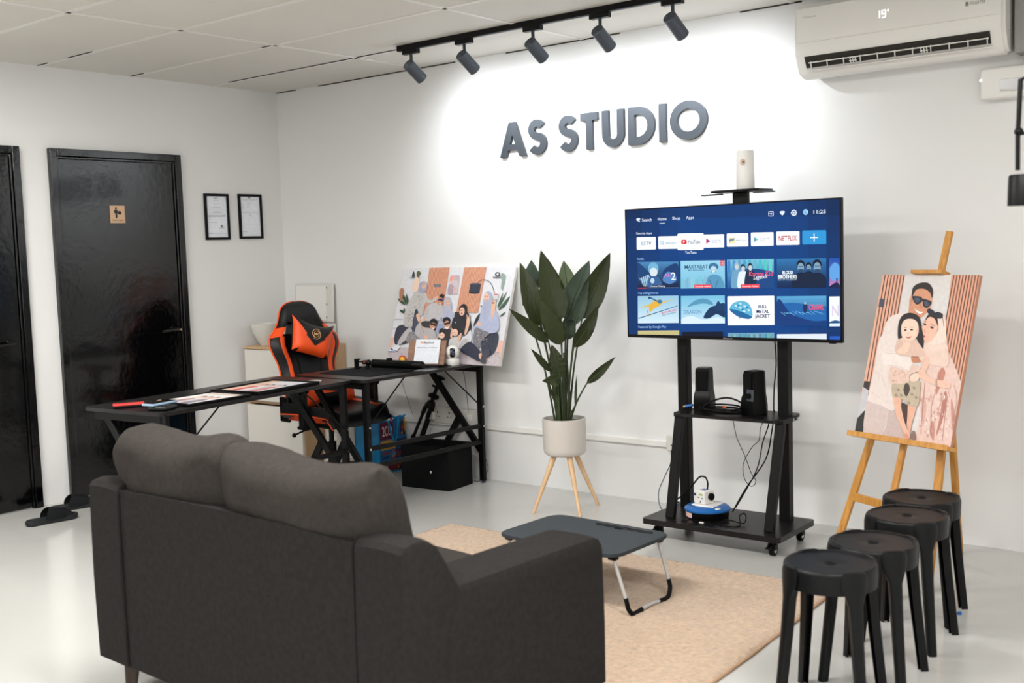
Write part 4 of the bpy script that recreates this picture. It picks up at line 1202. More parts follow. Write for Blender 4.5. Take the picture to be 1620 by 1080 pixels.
# camera-facing directions for leaf layout: r = image right, in world coordinates turned into local
rzc = radians(4)
ri = Vector((cos(YAW - rzc), sin(YAW - rzc), 0)); fo = Vector((-sin(YAW - rzc), cos(YAW - rzc), 0))
def leaf(base, tip, wd, roll=0.0, curl=.25, m='leaf', stem_from=None, dep=(0, 0)):
    """base and tip: (right, up) offsets in m from the pot centre; dep = depth offsets of base and tip"""
    B0 = ri * base[0] + fo * dep[0] + Vector((0, 0, base[1])); T0 = ri * tip[0] + fo * dep[1] + Vector((0, 0, tip[1]))
    ax = T0 - B0; Ln = ax.length; ax.normalize()
    vw = -fo
    side = ax.cross(vw).normalized(); nr = side.cross(ax).normalized()
    side2 = side * cos(roll) + nr * sin(roll); nr2 = nr * cos(roll) - side * sin(roll)
    b = BM(); n, mm = 18, 8
    bend = RND.uniform(-.02, .04)
    rows = []
    for i in range(n + 1):
        u = i / n
        w = wd * (sin(pi * min(1, u ** .72 * 1.0)) ** .85) * (1 - .12 * u) if 0 < u < 1 else .0006
        c_ = B0 + ax * Ln * u + nr2 * (bend * sin(pi * u) - .03 * u * u)
        row = []
        for j in range(mm + 1):
            v = -1 + 2 * j / mm
            row.append(b.verts.new(c_ + side2 * v * w + nr2 * (abs(v) ** 1.3 * w * curl + .003 * sin(u * 40) * abs(v))))
        rows.append(row)
    for i in range(n):
        for j in range(mm): b.faces.new((rows[i][j], rows[i + 1][j], rows[i + 1][j + 1], rows[i][j + 1]))
    geo = b.faces[:]
    r_ = bmesh.ops.solidify(b, geom=geo, thickness=.0012)
    o = obj('leaf', b, M[m], t, smooth=80)
    b = BM()
    mid = [B0 + ax * Ln * (k / 8) + nr2 * (bend * sin(pi * k / 8) - .03 * (k / 8) ** 2 + .0018) for k in range(9)]
    tube(b, mid, [.0032 - .0003 * k for k in range(9)], 6)
    obj('leaf_midrib', b, M['stem'], o)
    sf = stem_from if stem_from is not None else base[0] * .25
    S0 = ri * sf + fo * dep[0] * .4 + Vector((0, 0, .485))
    b = BM(); midp = (S0 + B0) / 2 + ri * (base[0] - sf) * -.12
    cv = catmull([S0, midp, B0, B0 + ax * .03], 8); tube(b, cv, [.0060 - .0034 * k / len(cv) for k in range(len(cv))], 8)
    obj('leaf_stalk', b, M['stem'], o, smooth=60)
    return o
pot_leaves = [
    ((0.053, 1.17 - .02), (0.029, 1.362), .055, 'leaf_pale', (.10, .14)), ((-0.140, 1.19), (-0.152, 1.370), .048, 'leaf_back', (.10, .13)),
    ((0.028, 1.031), (0.168, 1.357), .072, 'leaf_back', (.06, .10)), ((0.033, 0.925), (0.05, 1.075), .045, 'leaf_back', (.07, .09)),
    ((-0.112, 1.008), (-0.209, 1.358), .060, 'leaf', (.02, .03)), ((-0.003, 1.039), (-0.095, 1.419), .072, 'leaf', (-.02, -.03)),
    ((0.112, 1.042), (0.281, 1.393), .070, 'leaf', (.0, .02)), ((0.074, 1.016), (0.155, 1.256), .034, 'leaf_back', (-.04, -.05)),
    ((-0.072, 0.923), (-0.271, 1.112), .034, 'leaf', (-.03, -.10)), ((-0.007, 0.914), (-0.108, 1.161), .058, 'leaf', (-.08, -.12)),
    ((0.059, 0.897), (0.202, 1.116), .043, 'leaf', (-.08, -.10)), ((-0.191, 1.12), (-0.211, 1.155), .012, 'leaf', (.06, .08)),
    ((-0.015, 0.734), (-0.054, 0.912), .046, 'leaf', (-.07, -.09)), ((-0.067, 0.768), (-0.161, 0.888), .020, 'leaf', (-.04, -.10)),
    ((-0.020, 0.745), (-0.108, 0.722), .036, 'leaf', (-.10, -.12)), ((0.129, 0.696), (0.282, 0.831), .026, 'leaf', (-.03, -.06)),
    ((0.062, 0.574), (0.079, 0.74), .008, 'leaf', (-.03, -.04)), ((-.05, .60), (-.085, .73), .007, 'leaf', (-.02, -.04))]
for a_, c_, w_, m_, d_ in pot_leaves:
    leaf(a_, c_, w_, RND.uniform(-.15, .15), .18, m_, dep=d_)
b = BM()
for k in range(7):
    a_ = 2 * pi * k / 7; r_ = .03
    tube(b, [(r_ * cos(a_), r_ * sin(a_), .485), (r_ * 1.2 * cos(a_), r_ * 1.2 * sin(a_), .62), (r_ * .9 * cos(a_), r_ * .9 * sin(a_), .80 + .03 * (k % 3))], [.010, .008, .004], 8)
obj('stalk_bundle', b, M['stem'], t, smooth=60)

# ================================================================== DESK (two wings joined into an L that was opened out straight)
DZ = .745
def desk_wing(name, label, loc, rz, W, Lg, frames, rods, sign_rail=True):
    """local x: 0 inner .. W outer, y: 0 .. Lg"""
    t = thing(name, label, 'desk', (*loc, 0), rz, 'black metal and laminate desks')
    b = BM(); prism(b, rounded(0, 0, W, Lg, .03, 5), DZ - .017, DZ)
    bmesh.ops.bevel(b, geom=[e for e in b.edges if abs(e.verts[0].co.z - e.verts[1].co.z) < 1e-6], offset=.0025, segments=2, affect='EDGES')
    obj('desk_top', b, M['desk_top'], t, smooth=35)
    xo = W - .035
    for (y, full) in frames:
        b = BM(); box(b, (xo - .02, y - .012, .012), (xo + .02, y + .012, DZ - .017), .003); lg = obj('leg', b, M['matt_black'], t)
        b = BM(); cyl(b, (xo, y, 0), (xo, y, .006), .016, n=20); cyl(b, (xo, y, .005), (xo, y, .014), .006, n=10); obj('levelling_foot', b, M['steel_dark'], lg, smooth=40)
        b = BM(); box(b, (.05, y - .012, DZ - .057), (xo, y + .012, DZ - .018), .003); obj('top_bar', b, M['matt_black'], t)
        p0 = Vector((.12, y, DZ - .03)); p1 = Vector((xo, y, .19))
        b = BM(); beam(b, p0, p1, .022, .04, up=(0, 1, 0) if False else (p1 - p0).cross(Vector((0, 1, 0))), bev=.002); obj('diagonal_brace', b, M['matt_black'], t)
        k = .60; pm = p0 + (p1 - p0) * k; q = Vector((.13, y, .014))
        b = BM(); beam(b, pm, q, .022, .04, up=(q - pm).cross(Vector((0, 1, 0))), bev=.002); sb = obj('leg', b, M['matt_black'], t)
        b = BM(); cyl(b, (q.x, y, 0), (q.x, y, .016), .014, n=16); obj('levelling_foot', b, M['steel_dark'], sb, smooth=40)
    y0, y1 = frames[0][0], frames[-1][0]
    for z in (.355, .255):
        b = BM(); box(b, (xo - .012, y0, z - .012), (xo + .012, y1, z + .012), .002); obj('foot_rail', b, M['matt_black'], t)
    for (ya, za, yb, zb) in rods:
        b = BM(); cyl(b, (xo + .004, ya, za), (xo + .004, yb, zb), .0042, n=10); obj('brace_rod', b, M['matt_black'], t)
    b = BM()
    for y, _ in frames:
        for z in (.355, .475): cyl(b, (xo + .019, y, z), (xo + .0235, y, z), .006, n=12)
    obj('bolt_head', b, M['chrome'], t)
    return t
desk_wing('office_desk', 'black desk with crossed legs standing against the back wall, tripod and card holder on it', (1.27, -1.035), radians(-2.5), .61, .995, [(.04, 1), (.965, 1)],
          [(.965, .475, .66, DZ - .02), (.04, .475, .33, DZ - .02)])
desk_wing('office_desk', 'black desk with crossed legs nearer the sofa, framed photo prints lying on it', (1.348, -2.405), radians(5.5), .575, 1.29, [(.04, 1), (1.245, 1)],
          [(.04, .475, .36, DZ - .02), (1.245, .475, .93, DZ - .02)])

# mouse mat
t_ = BM(); prism(t_, rounded(1.36, -.93, 1.79, -.33, .02), DZ, DZ + .003); o = obj('desk_mat', t_, M['mousemat']); tag(o, 'dark grey desk mat on the black desk under the folded tripod', 'desk mat')

# folded tripod lying on the desk
t = thing('folded_tripod', 'folded black mini tripod with phone clamp lying on the desk', 'tripod', (1.50, -.64, DZ + .036), radians(12))
b = BM(); cyl(b, (.02, 0, 0), (.36, 0, -.006), .026, .024, n=28); cyl(b, (.35, 0, -.006), (.365, 0, -.006), .025, .02, n=28); obj('tripod_body', b, M['black_plastic'], t, smooth=40)
b = BM()
for s in (-1, 1): tube(b, [(.03, s * .022, .008), (.18, s * .026, .010), (.30, s * .022, .004)], .008, 8)
box(b, (.12, -.012, .018), (.15, .012, .034), .003); obj('tripod_leg', b, M['black_rubber'], t, smooth=40)
b = BM(); ball(b, (-.012, 0, .004), .020, .018, .018); box(b, (-.05, -.016, -.006), (-.01, .016, .018), .004); cyl(b, (-.02, 0, -.034), (-.02, 0, 0), .010, n=14); obj('ball_head', b, M['black_plastic'], t, smooth=40)
b = BM(); box(b, (-.095, -.008, .004), (-.045, .008, .012), .002); box(b, (-.105, -.018, -.03), (-.092, .018, .026), .003); box(b, (-.105, -.018, -.03), (-.075, .018, -.022), .002); box(b, (-.105, -.018, .018), (-.08, .018, .026), .002); obj('phone_clamp', b, M['black_plastic'], t)
b = BM(); ball(b, (-.03, -.019, .008), .005); obj('red_button', b, M['red'], t)

# card holder (payment card display): wood board with a sheet
t = thing('card_holder', 'wooden board with a white printed payment sheet leaning on the desk', 'sign holder', (1.715, -.40, DZ), radians(16))
lean = radians(-17)
def LZ(bm): bmesh.ops.transform(bm, matrix=Matrix.Rotation(-lean, 4, 'X') if False else Matrix.Rotation(-radians(20), 4, 'X'), verts=bm.verts[:])
b = BM(); box(b, (-.125, 0, .012), (.125, .008, .165), .002); LZ(b); obj('wooden_board', b, M['walnut'], t)
b = BM(); box(b, (-.13, -.02, 0), (.13, .07, .012), .003); obj('holder_base', b, M['black_plastic'], t)
A = Art([(0, 0), (100, 0), (100, 100), (0, 100)], .165, .15, .0002)
A.rect(0, 0, 100, 100, (226, 231, 238))
A.text('Maybank', 32, 17, 9, (74, 74, 82), w=44); A.ell(24, 13, 6, 5, (240, 196, 160)); A.ell(24, 13, 3, 2.5, (214, 120, 80))
A.text('Malaysia National QR DuitNow', 10, 36, 5, (96, 100, 112), w=82)
o = A.done('payment_sheet', M['print'], t); o.location = (-.075, -.001, .018)
o.rotation_euler = (-radians(20), 0, 0)

# toy behind the holder
t = thing('small_toy', 'small red and yellow toy on the desk left of the card holder', 'toy', (1.50, -.36, DZ))
b = BM(); ball(b, (0, 0, .026), .026, .022, .026); obj('toy_body', b, M['bag_yellow'], t, smooth=60)
b = BM(); tube(b, [(.027 * cos(a_), -.004, .028 + .024 * sin(a_)) for a_ in [pi * k / 10 for k in range(11)]], .006, 8); ball(b, (-.02, -.012, .018), .009); obj('toy_cap', b, M['red'], t, smooth=60)

# security camera
t = thing('security_camera', 'small white round indoor security camera on the desk beside the card holder', 'security camera', (1.83, -.275, DZ), radians(0))
b = BM(); lathe(b, [(0, 0), (.038, 0), (.041, .004), (.041, .036), (.039, .042), (.0, .044)], 40); obj('camera_base', b, M['white_plastic'], t, smooth=40)
b = BM(); ball(b, (0, 0, .078), .043, .043, .043, 32, 20); cyl(b, (-.045, 0, .07), (-.03, 0, .07), .016, n=20); obj('camera_head', b, M['white_plastic'], t, smooth=60)
cdir = Vector((.68, -.73, .05)).normalized()
b = BM(); sd = Vector((-cdir.y, cdir.x, 0)).normalized()
rows = []
ctr = Vector((0, 0, .078))
for i in range(13):
    ph = radians(-44 + 88 * i / 12); hw_ = .0165 * sqrt(max(0, 1 - (2 * i / 12 - 1) ** 6)) + .0005
    row = []
    for j in range(7):
        d = (cdir * cos(ph) + Vector((0, 0, 1)) * sin(ph)) + sd * (hw_ * (-1 + 2 * j / 6) / .043); d.normalize()
        row.append(b.verts.new(ctr + d * .0442))
    rows.append(row)
for i in range(12):
    for j in range(6): b.faces.new((rows[i][j], rows[i][j + 1], rows[i + 1][j + 1], rows[i + 1][j]))
obj('lens_window', b, M['lens'], t, smooth=60)
b = BM(); cyl(b, ctr + cdir * .043 + Vector((0, 0, .003)), ctr + cdir * .0452 + Vector((0, 0, .003)), .0085, n=20); obj('camera_lens', b, M['bag_navy'], t)
cable('usb_cable', 'thin black cable curled on the desk between card holder and camera', [(1.63, -.50, DZ + .003), (1.72, -.50, DZ + .003), (1.80, -.46, DZ + .003), (1.84, -.38, DZ + .012), (1.86, -.33, DZ + .003), (1.82, -.30, DZ + .003)], .0024)

# cables hanging behind the desk
cable('hanging_cable', 'thin cable hanging behind the desk from the camera down to the socket', [(1.70, -.05, DZ - .02), (1.715, -.04, .64), (1.74, -.05, .50), (1.74, -.045, .42)], .0016)
cable('hanging_cable', 'thin cable hanging on the wall above the shopping bag', [(1.14, -.02, .70), (1.15, -.02, .58), (1.20, -.02, .45), (1.25, -.03, .36)], .0013)
cable('hanging_cable', 'thin cable curving to the floor beside the black storage box', [(1.86, -.03, .26), (1.84, -.03, .18), (1.89, -.05, .08), (1.86, -.09, .01), (1.82, -.11, .006)], .0018)

# ---- large family canvas leaning on the wall
CW, CHh, CLEAN = .93, .612, .318
t = thing('canvas_print', 'wide family group portrait canvas leaning against the wall on the desk', 'canvas print', (1.21, -.212, DZ + .001))
rotc = Matrix.Rotation(-CLEAN, 4, 'X')
b = BM(); box(b, (0, 0, 0), (CW, .022, CHh), .002); bmesh.ops.transform(b, matrix=rotc, verts=b.verts[:]); obj('canvas_body', b, M['print_edge'] if 'print_edge' in M else M['offwhite'], t)
A = Art([(237, 124), (1306, 100), (1141, 1027), (66, 985)], CW, CHh)
A.rect(0, 0, 1440, 1100, (216, 216, 220))
A.poly([(105, 770), (150, 768), (120, 860), (82, 872)], (228, 180, 165)); A.poly([(1145, 790), (1192, 792), (1160, 930), (1110, 905)], (228, 180, 168))
A.poly([(85, 870), (560, 850), (1140, 900), (1165, 945), (1150, 1030), (60, 1000)], (196, 184, 188))
for k in range(120):
    x = RND.uniform(70, 1140); y = RND.uniform(900, 1020); A.line([(x, y), (x + RND.uniform(-16, 16), y + RND.uniform(-7, 7))], 4, RND.choice([(110, 100, 110), (232, 228, 230), (150, 140, 148)]))
for (xl, xr, bl, br, yb) in ((487, 678, 425, 605, 560), (820, 1029, 738, 945, 535)):
    A.poly([(xl, 115), (xr, 110), (br, yb), (bl, yb)], (216, 158, 130))
    for k in range(15):
        u = (k + .5) / 15; A.line([(xl + (xr - xl) * u, 112), (bl + (br - bl) * u, yb)], 3.6, (170, 106, 80))
A.rect(530, 270, 596, 298, (120, 116, 124))
A.poly([(690, 186), (776, 184), (750, 364), (653, 362)], (206, 190, 196)); A.smooth([(685, 200), (716, 190), (720, 225), (690, 250), (680, 240)], (226, 160, 140)); A.smooth([(662, 355), (668, 290), (695, 270), (722, 300), (716, 358)], (170, 152, 166)); A.poly([(728, 190), (772, 190), (764, 240), (720, 236)], (190, 168, 176)); A.rect(712, 300, 744, 360, (214, 176, 168))
A.poly([(290, 208), (392, 206), (388, 216), (310, 220)], (150, 150, 158)); A.smooth([(318, 206), (326, 165), (336, 152), (344, 180), (342, 206)], (60, 66, 74)); A.rect(366, 186, 386, 208, (70, 66, 62)); A.ell(382, 170, 20, 22, (92, 100, 52))
A.poly([(1088, 200), (1190, 200), (1184, 210), (1094, 212)], (120, 120, 128)); A.ell(1135, 178, 24, 22, (60, 62, 68)); A.ell(1135, 178, 12, 11, (200, 202, 206)); A.smooth([(1165, 185), (1185, 168), (1210, 190), (1200, 250), (1180, 320), (1165, 300), (1172, 240)], (140, 158, 148))
A.line([(945, 262), (965, 240), (1000, 229), (1045, 240), (1080, 275), (1105, 350)], 5, (40, 42, 50), 4)
A.poly([(878, 262), (978, 272), (962, 356), (860, 346)], (50, 54, 70)); A.ell(911, 350, 51, 10, (36, 40, 54)); A.ell(928, 267, 50, 8, (70, 76, 92))
for q in ([(250, 470), (200, 440), (185, 405), (230, 430)], [(262, 470), (225, 400), (218, 350), (255, 400)], [(275, 470), (262, 420), (262, 360), (284, 420)], [(268, 476), (290, 430), (312, 405), (300, 450)], [(240, 545), (215, 540), (196, 512), (232, 520)], [(245, 540), (236, 520), (240, 495), (252, 520)]): A.smooth(q, (52, 76, 54), 4)
A.smooth([(200, 420), (196, 340), (220, 306), (240, 330), (222, 420)], (168, 120, 92), 4)
for q in ([(1130, 500), (1170, 420), (1225, 330), (1180, 430)], [(1140, 510), (1190, 440), (1252, 378), (1200, 470)], [(1130, 480), (1160, 400), (1185, 350), (1165, 430)], [(1150, 570), (1180, 540), (1205, 528), (1185, 556)]): A.smooth(q, (58, 88, 66), 4)
A.line([(245, 548), (240, 600)], 4, (60, 80, 60)); A.line([(140, 602), (230, 604)], 4, (150, 150, 156)); A.line([(128, 686), (210, 688)], 4, (150, 150, 156))
SK = (224, 178, 152); LAV = (176, 180, 202); GRY = (196, 192, 194); BLK = (38, 38, 44)
# dark pouffes
A.smooth([(148, 830), (160, 700), (210, 655), (300, 668), (330, 720), (300, 800), (230, 836)], (54, 58, 72)); A.smooth([(980, 900), (985, 790), (1040, 730), (1130, 722), (1136, 800), (1100, 900), (1040, 935)], (52, 58, 74)); A.line([(1060, 730), (1050, 860)], 4, (36, 40, 54)); A.line([(1095, 730), (1080, 850)], 4, (36, 40, 54))
A.smooth([(905, 660), (925, 590), (968, 540), (1000, 545), (985, 640), (930, 670)], (44, 46, 52)); A.smooth([(400, 660), (420, 620), (500, 610), (560, 650), (540, 700), (430, 700)], (60, 58, 64)); A.poly([(728, 530), (772, 530), (772, 600), (722, 640)], (44, 44, 48))
# woman left, leaning, patterned tunic
A.smooth([(322, 300), (352, 212), (384, 214), (392, 262), (372, 330), (336, 345)], (236, 206, 186))
A.smooth([(235, 640), (258, 500), (330, 372), (380, 335), (445, 350), (470, 410), (440, 470), (420, 560), (370, 580), (330, 660), (270, 675)], (190, 186, 184))
A.smooth([(440, 380), (500, 420), (560, 380), (568, 404), (500, 450), (445, 430)], (192, 188, 186)); A.ell(556, 394, 18, 11, SK, -20)
for k in range(70):
    u = RND.random(); x = 275 + 160 * u + RND.uniform(-20, 20); y = 620 - 270 * u + RND.uniform(-40, 60)
    A.line([(x, y), (x + RND.uniform(-7, 7), y + 12)], 4, RND.choice([(120, 116, 118), (226, 222, 218), (146, 142, 140)]))
A.smooth([(384, 330), (392, 270), (428, 246), (462, 262), (462, 320), (430, 352), (395, 350)], (160, 162, 186)); A.ell(438, 290, 20, 32, SK, 15); A.ell(436, 276, 7, 3, (90, 60, 50)); A.line([(432, 312), (446, 308)], 4, (170, 80, 80))
A.smooth([(340, 560), (362, 505), (382, 560), (372, 700), (388, 760), (345, 740), (322, 690)], (44, 54, 74))
for k in range(5): A.line([(345 + 7 * k, 560), (335 + 9 * k, 735)], 2, (120, 124, 140))
A.smooth([(360, 560), (388, 548), (400, 610), (382, 625), (368, 600)], SK)
A.smooth([(180, 820), (230, 740), (290, 680), (320, 700), (310, 740), (230, 820), (195, 840)], (186, 180, 184)); A.smooth([(95, 900), (140, 862), (180, 840), (200, 860), (170, 900), (120, 912)], (228, 230, 236)); A.line([(84, 908), (166, 898)], 6, (40, 70, 150)); A.poly([(110, 892), (122, 872), (140, 890)], (40, 70, 150))
A.smooth([(260, 800), (300, 720), (400, 740), (470, 800), (380, 812), (280, 815)], (140, 138, 140))
for k in range(40):
    x = RND.uniform(270, 450); y = RND.uniform(735, 805); A.line([(x, y), (x + 8, y + RND.uniform(-8, 8))], 4, RND.choice([(84, 84, 90), (196, 192, 192)]))
# man in songkok, back row
A.smooth([(432, 600), (470, 480), (540, 446), (612, 470), (618, 540), (590, 608), (500, 618)], (190, 186, 188)); A.smooth([(418, 610), (440, 560), (470, 520), (480, 560), (450, 614)], (184, 180, 182)); A.ell(436, 606, 20, 13, SK, -30)
A.ell(592, 425, 30, 42, (196, 140, 110), 15); A.poly([(580, 385), (606, 362), (634, 372), (622, 408)], (26, 26, 32)); A.smooth([(572, 415), (600, 404), (622, 422), (614, 434), (590, 428), (574, 424)], (60, 46, 80)); A.smooth([(576, 448), (594, 458), (606, 446), (592, 454)], (250, 246, 242))
# woman lavender centre
A.smooth([(612, 560), (622, 520), (650, 500), (700, 520), (724, 580), (700, 650), (600, 650), (588, 600)], LAV); A.smooth([(624, 520), (630, 420), (664, 388), (692, 420), (700, 500), (680, 540), (640, 545)], (178, 180, 198)); A.ell(662, 446, 21, 32, SK); A.ell(652, 440, 4, 2, (60, 44, 40)); A.ell(672, 440, 4, 2, (60, 44, 40)); A.line([(652, 464), (662, 469), (672, 464)], 4, (180, 80, 76))
for k in range(4): A.line([(590 + 3 * k, 590 + 10 * k), (660, 586 + 10 * k)], 3, (70, 70, 80))
A.smooth([(556, 740), (560, 660), (610, 640), (640, 690), (600, 760)], (150, 160, 190))
# woman in black with peace sign
A.smooth([(700, 690), (712, 600), (770, 545), (850, 560), (888, 640), (880, 700), (830, 750), (740, 730)], BLK); A.smooth([(775, 540), (775, 490), (815, 455), (848, 480), (850, 530), (880, 580), (850, 620), (790, 600)], (34, 34, 40)); A.ell(800, 528, 25, 38, (232, 188, 166), 8)
A.smooth([(784, 516), (794, 510), (802, 516), (794, 520)], (40, 26, 26)); A.ell(812, 514, 5, 3, (40, 26, 26)); A.ell(798, 546, 7, 10, (160, 44, 50)); A.smooth([(838, 650), (846, 590), (866, 580), (874, 620), (858, 690), (836, 740), (822, 730)], SK); A.line([(852, 596), (846, 556)], 8, SK); A.line([(862, 594), (874, 552)], 8, SK)
A.ell(738, 630, 6, 5, (200, 200, 208))
# woman right with jar
A.smooth([(905, 690), (960, 600), (985, 500), (1030, 450), (1090, 480), (1140, 560), (1150, 680), (1100, 725), (990, 720)], (172, 178, 204)); A.smooth([(1000, 520), (1008, 400), (1042, 335), (1080, 360), (1088, 440), (1070, 520), (1040, 580), (1010, 570)], (166, 172, 196)); A.ell(1034, 392, 26, 42, (228, 184, 164)); A.ell(1024, 384, 5, 3, (50, 40, 40)); A.ell(1044, 384, 5, 3, (50, 40, 40)); A.line([(1024, 418), (1036, 424), (1046, 416)], 4, (180, 70, 70))
A.smooth([(1076, 560), (1082, 450), (1100, 420), (1122, 430), (1112, 520), (1094, 580)], SK); A.rect(1104, 368, 1142, 412, (206, 206, 208), 6); A.rect(1104, 360, 1144, 372, (206, 120, 120)); A.line([(1082, 446), (1110, 444)], 9, (34, 36, 44)); A.ell(962, 640, 18, 22, SK)
A.smooth([(905, 800), (925, 680), (1000, 700), (1060, 730), (990, 790), (965, 860), (920, 860)], (122, 120, 126))
for k in range(60):
    x = RND.uniform(915, 1035); y = RND.uniform(700, 830); A.line([(x, y), (x + 8, y + RND.uniform(-9, 9))], 4, RND.choice([(74, 72, 80), (184, 180, 184)]))
A.ell(987, 478, 9, 9, (120, 96, 96))
# front row: man sunglasses cap, man black, toddlers
A.smooth([(352, 720), (380, 650), (450, 680), (520, 690), (548, 740), (540, 800), (440, 800), (370, 760)], (182, 178, 180)); A.ell(526, 652, 32, 45, (196, 140, 112), 12); A.smooth([(496, 638), (506, 604), (540, 596), (566, 618), (562, 645), (530, 634)], (24, 24, 28)); A.smooth([(500, 640), (530, 642), (558, 652), (546, 668), (524, 656), (506, 658)], (20, 20, 24)); A.smooth([(508, 676), (524, 690), (540, 680), (524, 684)], (250, 246, 242)); A.ell(458, 770, 18, 24, SK)
A.line([(400, 620), (436, 730)], 8, (190, 150, 110))
A.smooth([(620, 720), (650, 690), (700, 700), (724, 760), (700, 860), (640, 880)], (48, 46, 54)); A.ell(660, 648, 32, 46, (206, 152, 124)); A.smooth([(626, 636), (624, 596), (660, 580), (690, 598), (690, 630), (660, 612)], (28, 24, 26)); A.smooth([(630, 640), (660, 632), (688, 626), (684, 644), (662, 650), (640, 656)], (18, 18, 22)); A.smooth([(640, 668), (662, 680), (682, 664), (664, 692), (648, 686)], (250, 246, 242))
A.smooth([(548, 870), (552, 790), (600, 772), (650, 780), (672, 850), (640, 890), (580, 895)], (44, 44, 50)); A.ell(608, 746, 30, 36, (238, 196, 172)); A.smooth([(584, 740), (586, 700), (616, 684), (640, 706), (636, 740), (614, 722)], (40, 32, 32)); A.ell(596, 752, 3, 3, (40, 30, 30)); A.ell(614, 752, 3, 3, (40, 30, 30)); A.ell(606, 860, 14, 16, SK); A.ell(556, 790, 11, 18, SK, 20)
A.smooth([(676, 860), (684, 790), (730, 766), (770, 790), (778, 860), (720, 880)], (208, 204, 202)); A.smooth([(712, 740), (712, 700), (744, 672), (770, 700), (772, 750), (740, 700)], (48, 36, 36)); A.ell(736, 724, 28, 34, (238, 194, 172)); A.ell(726, 724, 3, 3, (40, 30, 30)); A.ell(748, 722, 3, 3, (40, 30, 30)); A.ell(738, 744, 7, 5, (190, 90, 90)); A.smooth([(690, 760), (704, 690), (716, 700), (706, 780)], SK); A.smooth([(760, 790), (786, 730), (800, 740), (776, 810)], SK)
A.smooth([(770, 850), (800, 780), (850, 740), (884, 700), (892, 790), (850, 830)], (206, 206, 212)); A.smooth([(770, 850), (830, 780), (880, 820), (850, 880), (800, 890)], (184, 178, 180))
A.smooth([(790, 900), (800, 858), (880, 810), (960, 880), (990, 940), (960, 990), (880, 950)], (40, 44, 62)); A.smooth([(960, 930), (980, 912), (990, 940), (975, 972)], SK); A.smooth([(978, 1000), (990, 930), (1030, 880), (1060, 880), (1062, 930), (1026, 960), (1024, 1004)], (66, 66, 78))
A.smooth([(560, 880), (640, 880), (650, 920), (580, 920)], (60, 60, 66))
o = A.done('printed_picture', M['print'], t); o.matrix_local = rotc

# ---- framed photo prints lying on the front desk
def flat_frame(loc, rz, w, h, label, art, th=.018, border=.014):
    t = thing('photo_frame', label, 'photo frame', (*loc, ), rz, 'framed prints lying on the desk')
    b = BM(); box(b, (0, 0, 0), (w, h, th * .5), .001)
    for q in (((border + .0002, 0), (w - border - .0002, border)), ((border + .0002, h - border), (w - border - .0002, h)), ((0, 0), (border, h)), ((w - border, 0), (w, h))): box(b, (*q[0], 0), (*q[1], th), .002)
    obj('frame', b, M['black_plastic'], t)
    A = Art([(0, 0), (100, 0), (100, 100), (0, 100)], w - 2 * border, h - 2 * border); art(A)
    o = A.done('print', M['print'], t); o.rotation_euler = (-pi / 2, 0, 0); o.location = (border, border, th * .5 + .0004)
    b = BM(); 
    return t
def art1(A):
    A.rect(0, 0, 100, 100, (206, 204, 208))
    A.rect(0, 0, 24, 100, (214, 180, 160)); A.rect(70, 0, 100, 100, (196, 200, 208))
    for cx, c, hc in ((30, (190, 60, 60), (60, 40, 40)), (44, (214, 206, 200), (30, 30, 34)), (58, (170, 172, 190), (170, 172, 190)), (70, (190, 120, 110), (40, 34, 34))):
        A.smooth([(cx - 9, 96), (cx - 8, 58), (cx, 48), (cx + 8, 58), (cx + 9, 96)], c); A.ell(cx, 38, 6, 9, hc); A.ell(cx, 41, 4.5, 7, (222, 176, 152))
    A.rect(0, 92, 100, 100, (150, 120, 110))
def art2(A):
    A.rect(0, 0, 100, 100, (212, 208, 206)); A.rect(0, 0, 100, 14, (190, 176, 168))
    for cx, c in ((32, (150, 110, 104)), (50, (186, 180, 184)), (68, (120, 116, 128))):
        A.smooth([(cx - 11, 98), (cx - 9, 60), (cx, 50), (cx + 9, 60), (cx + 11, 98)], c); A.ell(cx, 39, 7, 10, (44, 36, 36)); A.ell(cx, 42, 5, 8, (222, 176, 152))
R55 = radians(5.5)
e1 = Vector((cos(R55), sin(R55))); e2 = Vector((-sin(R55), cos(R55)))
def dpt(u, v, z=DZ): q = Vector((1.348, -2.405)) + e1 * u + e2 * v; return (q.x, q.y, z)
f1 = flat_frame(dpt(.215, .60, DZ + .0005), radians(7.5), .335, .46, 'large black framed family photo lying on the desk', art1)
f2 = flat_frame(dpt(.24, .205, DZ + .0005), radians(3), .29, .375, 'smaller dark framed photo lying on the desk beside the phones', art2, .014, .006)
b = BM(); cyl(b, (0, 0, 0), (0, 0, .003), .042, n=36); o = obj('drink_coaster', b, M['offwhite']); o.location = dpt(.40, 1.17); tag(o, 'small round white coaster at the joint of the desks', 'coaster')

# phones and keys
t = thing('phone', 'mobile phone in a clear blue case on top of a black wallet', 'phone', dpt(.435, .105, DZ + .021), radians(100))
b = BM(); box(b, (-.078, -.038, 0), (.078, .038, .011), .004); obj('phone_case', b, mat('clear_blue_case', (150, 176, 200), .2), t, smooth=40)
b = BM(); box(b, (-.073, -.034, .010), (.073, .034, .0125), .001); obj('phone_screen', b, M['lens'], t)
b = BM(); box(b, (-.05, -.05, 0), (.05, .05, .020), .009, 3); o = obj('wallet', b, M['leather'], None, smooth=40); o.location = dpt(.475, .085); o.rotation_euler = (0, 0, .4); tag(o, 'black zip wallet under the blue cased phone', 'wallet')
t = thing('phone', 'mobile phone in a red and black case at the far corner of the desk', 'phone', dpt(.235, .085), radians(60))
b = BM(); box(b, (-.070, -.036, 0), (.070, .036, .014), .004); obj('phone_case', b, M['black_plastic'], t, smooth=40)
b = BM(); box(b, (-.071, -.037, .011), (.071, .037, .017), .002); obj('phone_cover', b, M['red'], t)
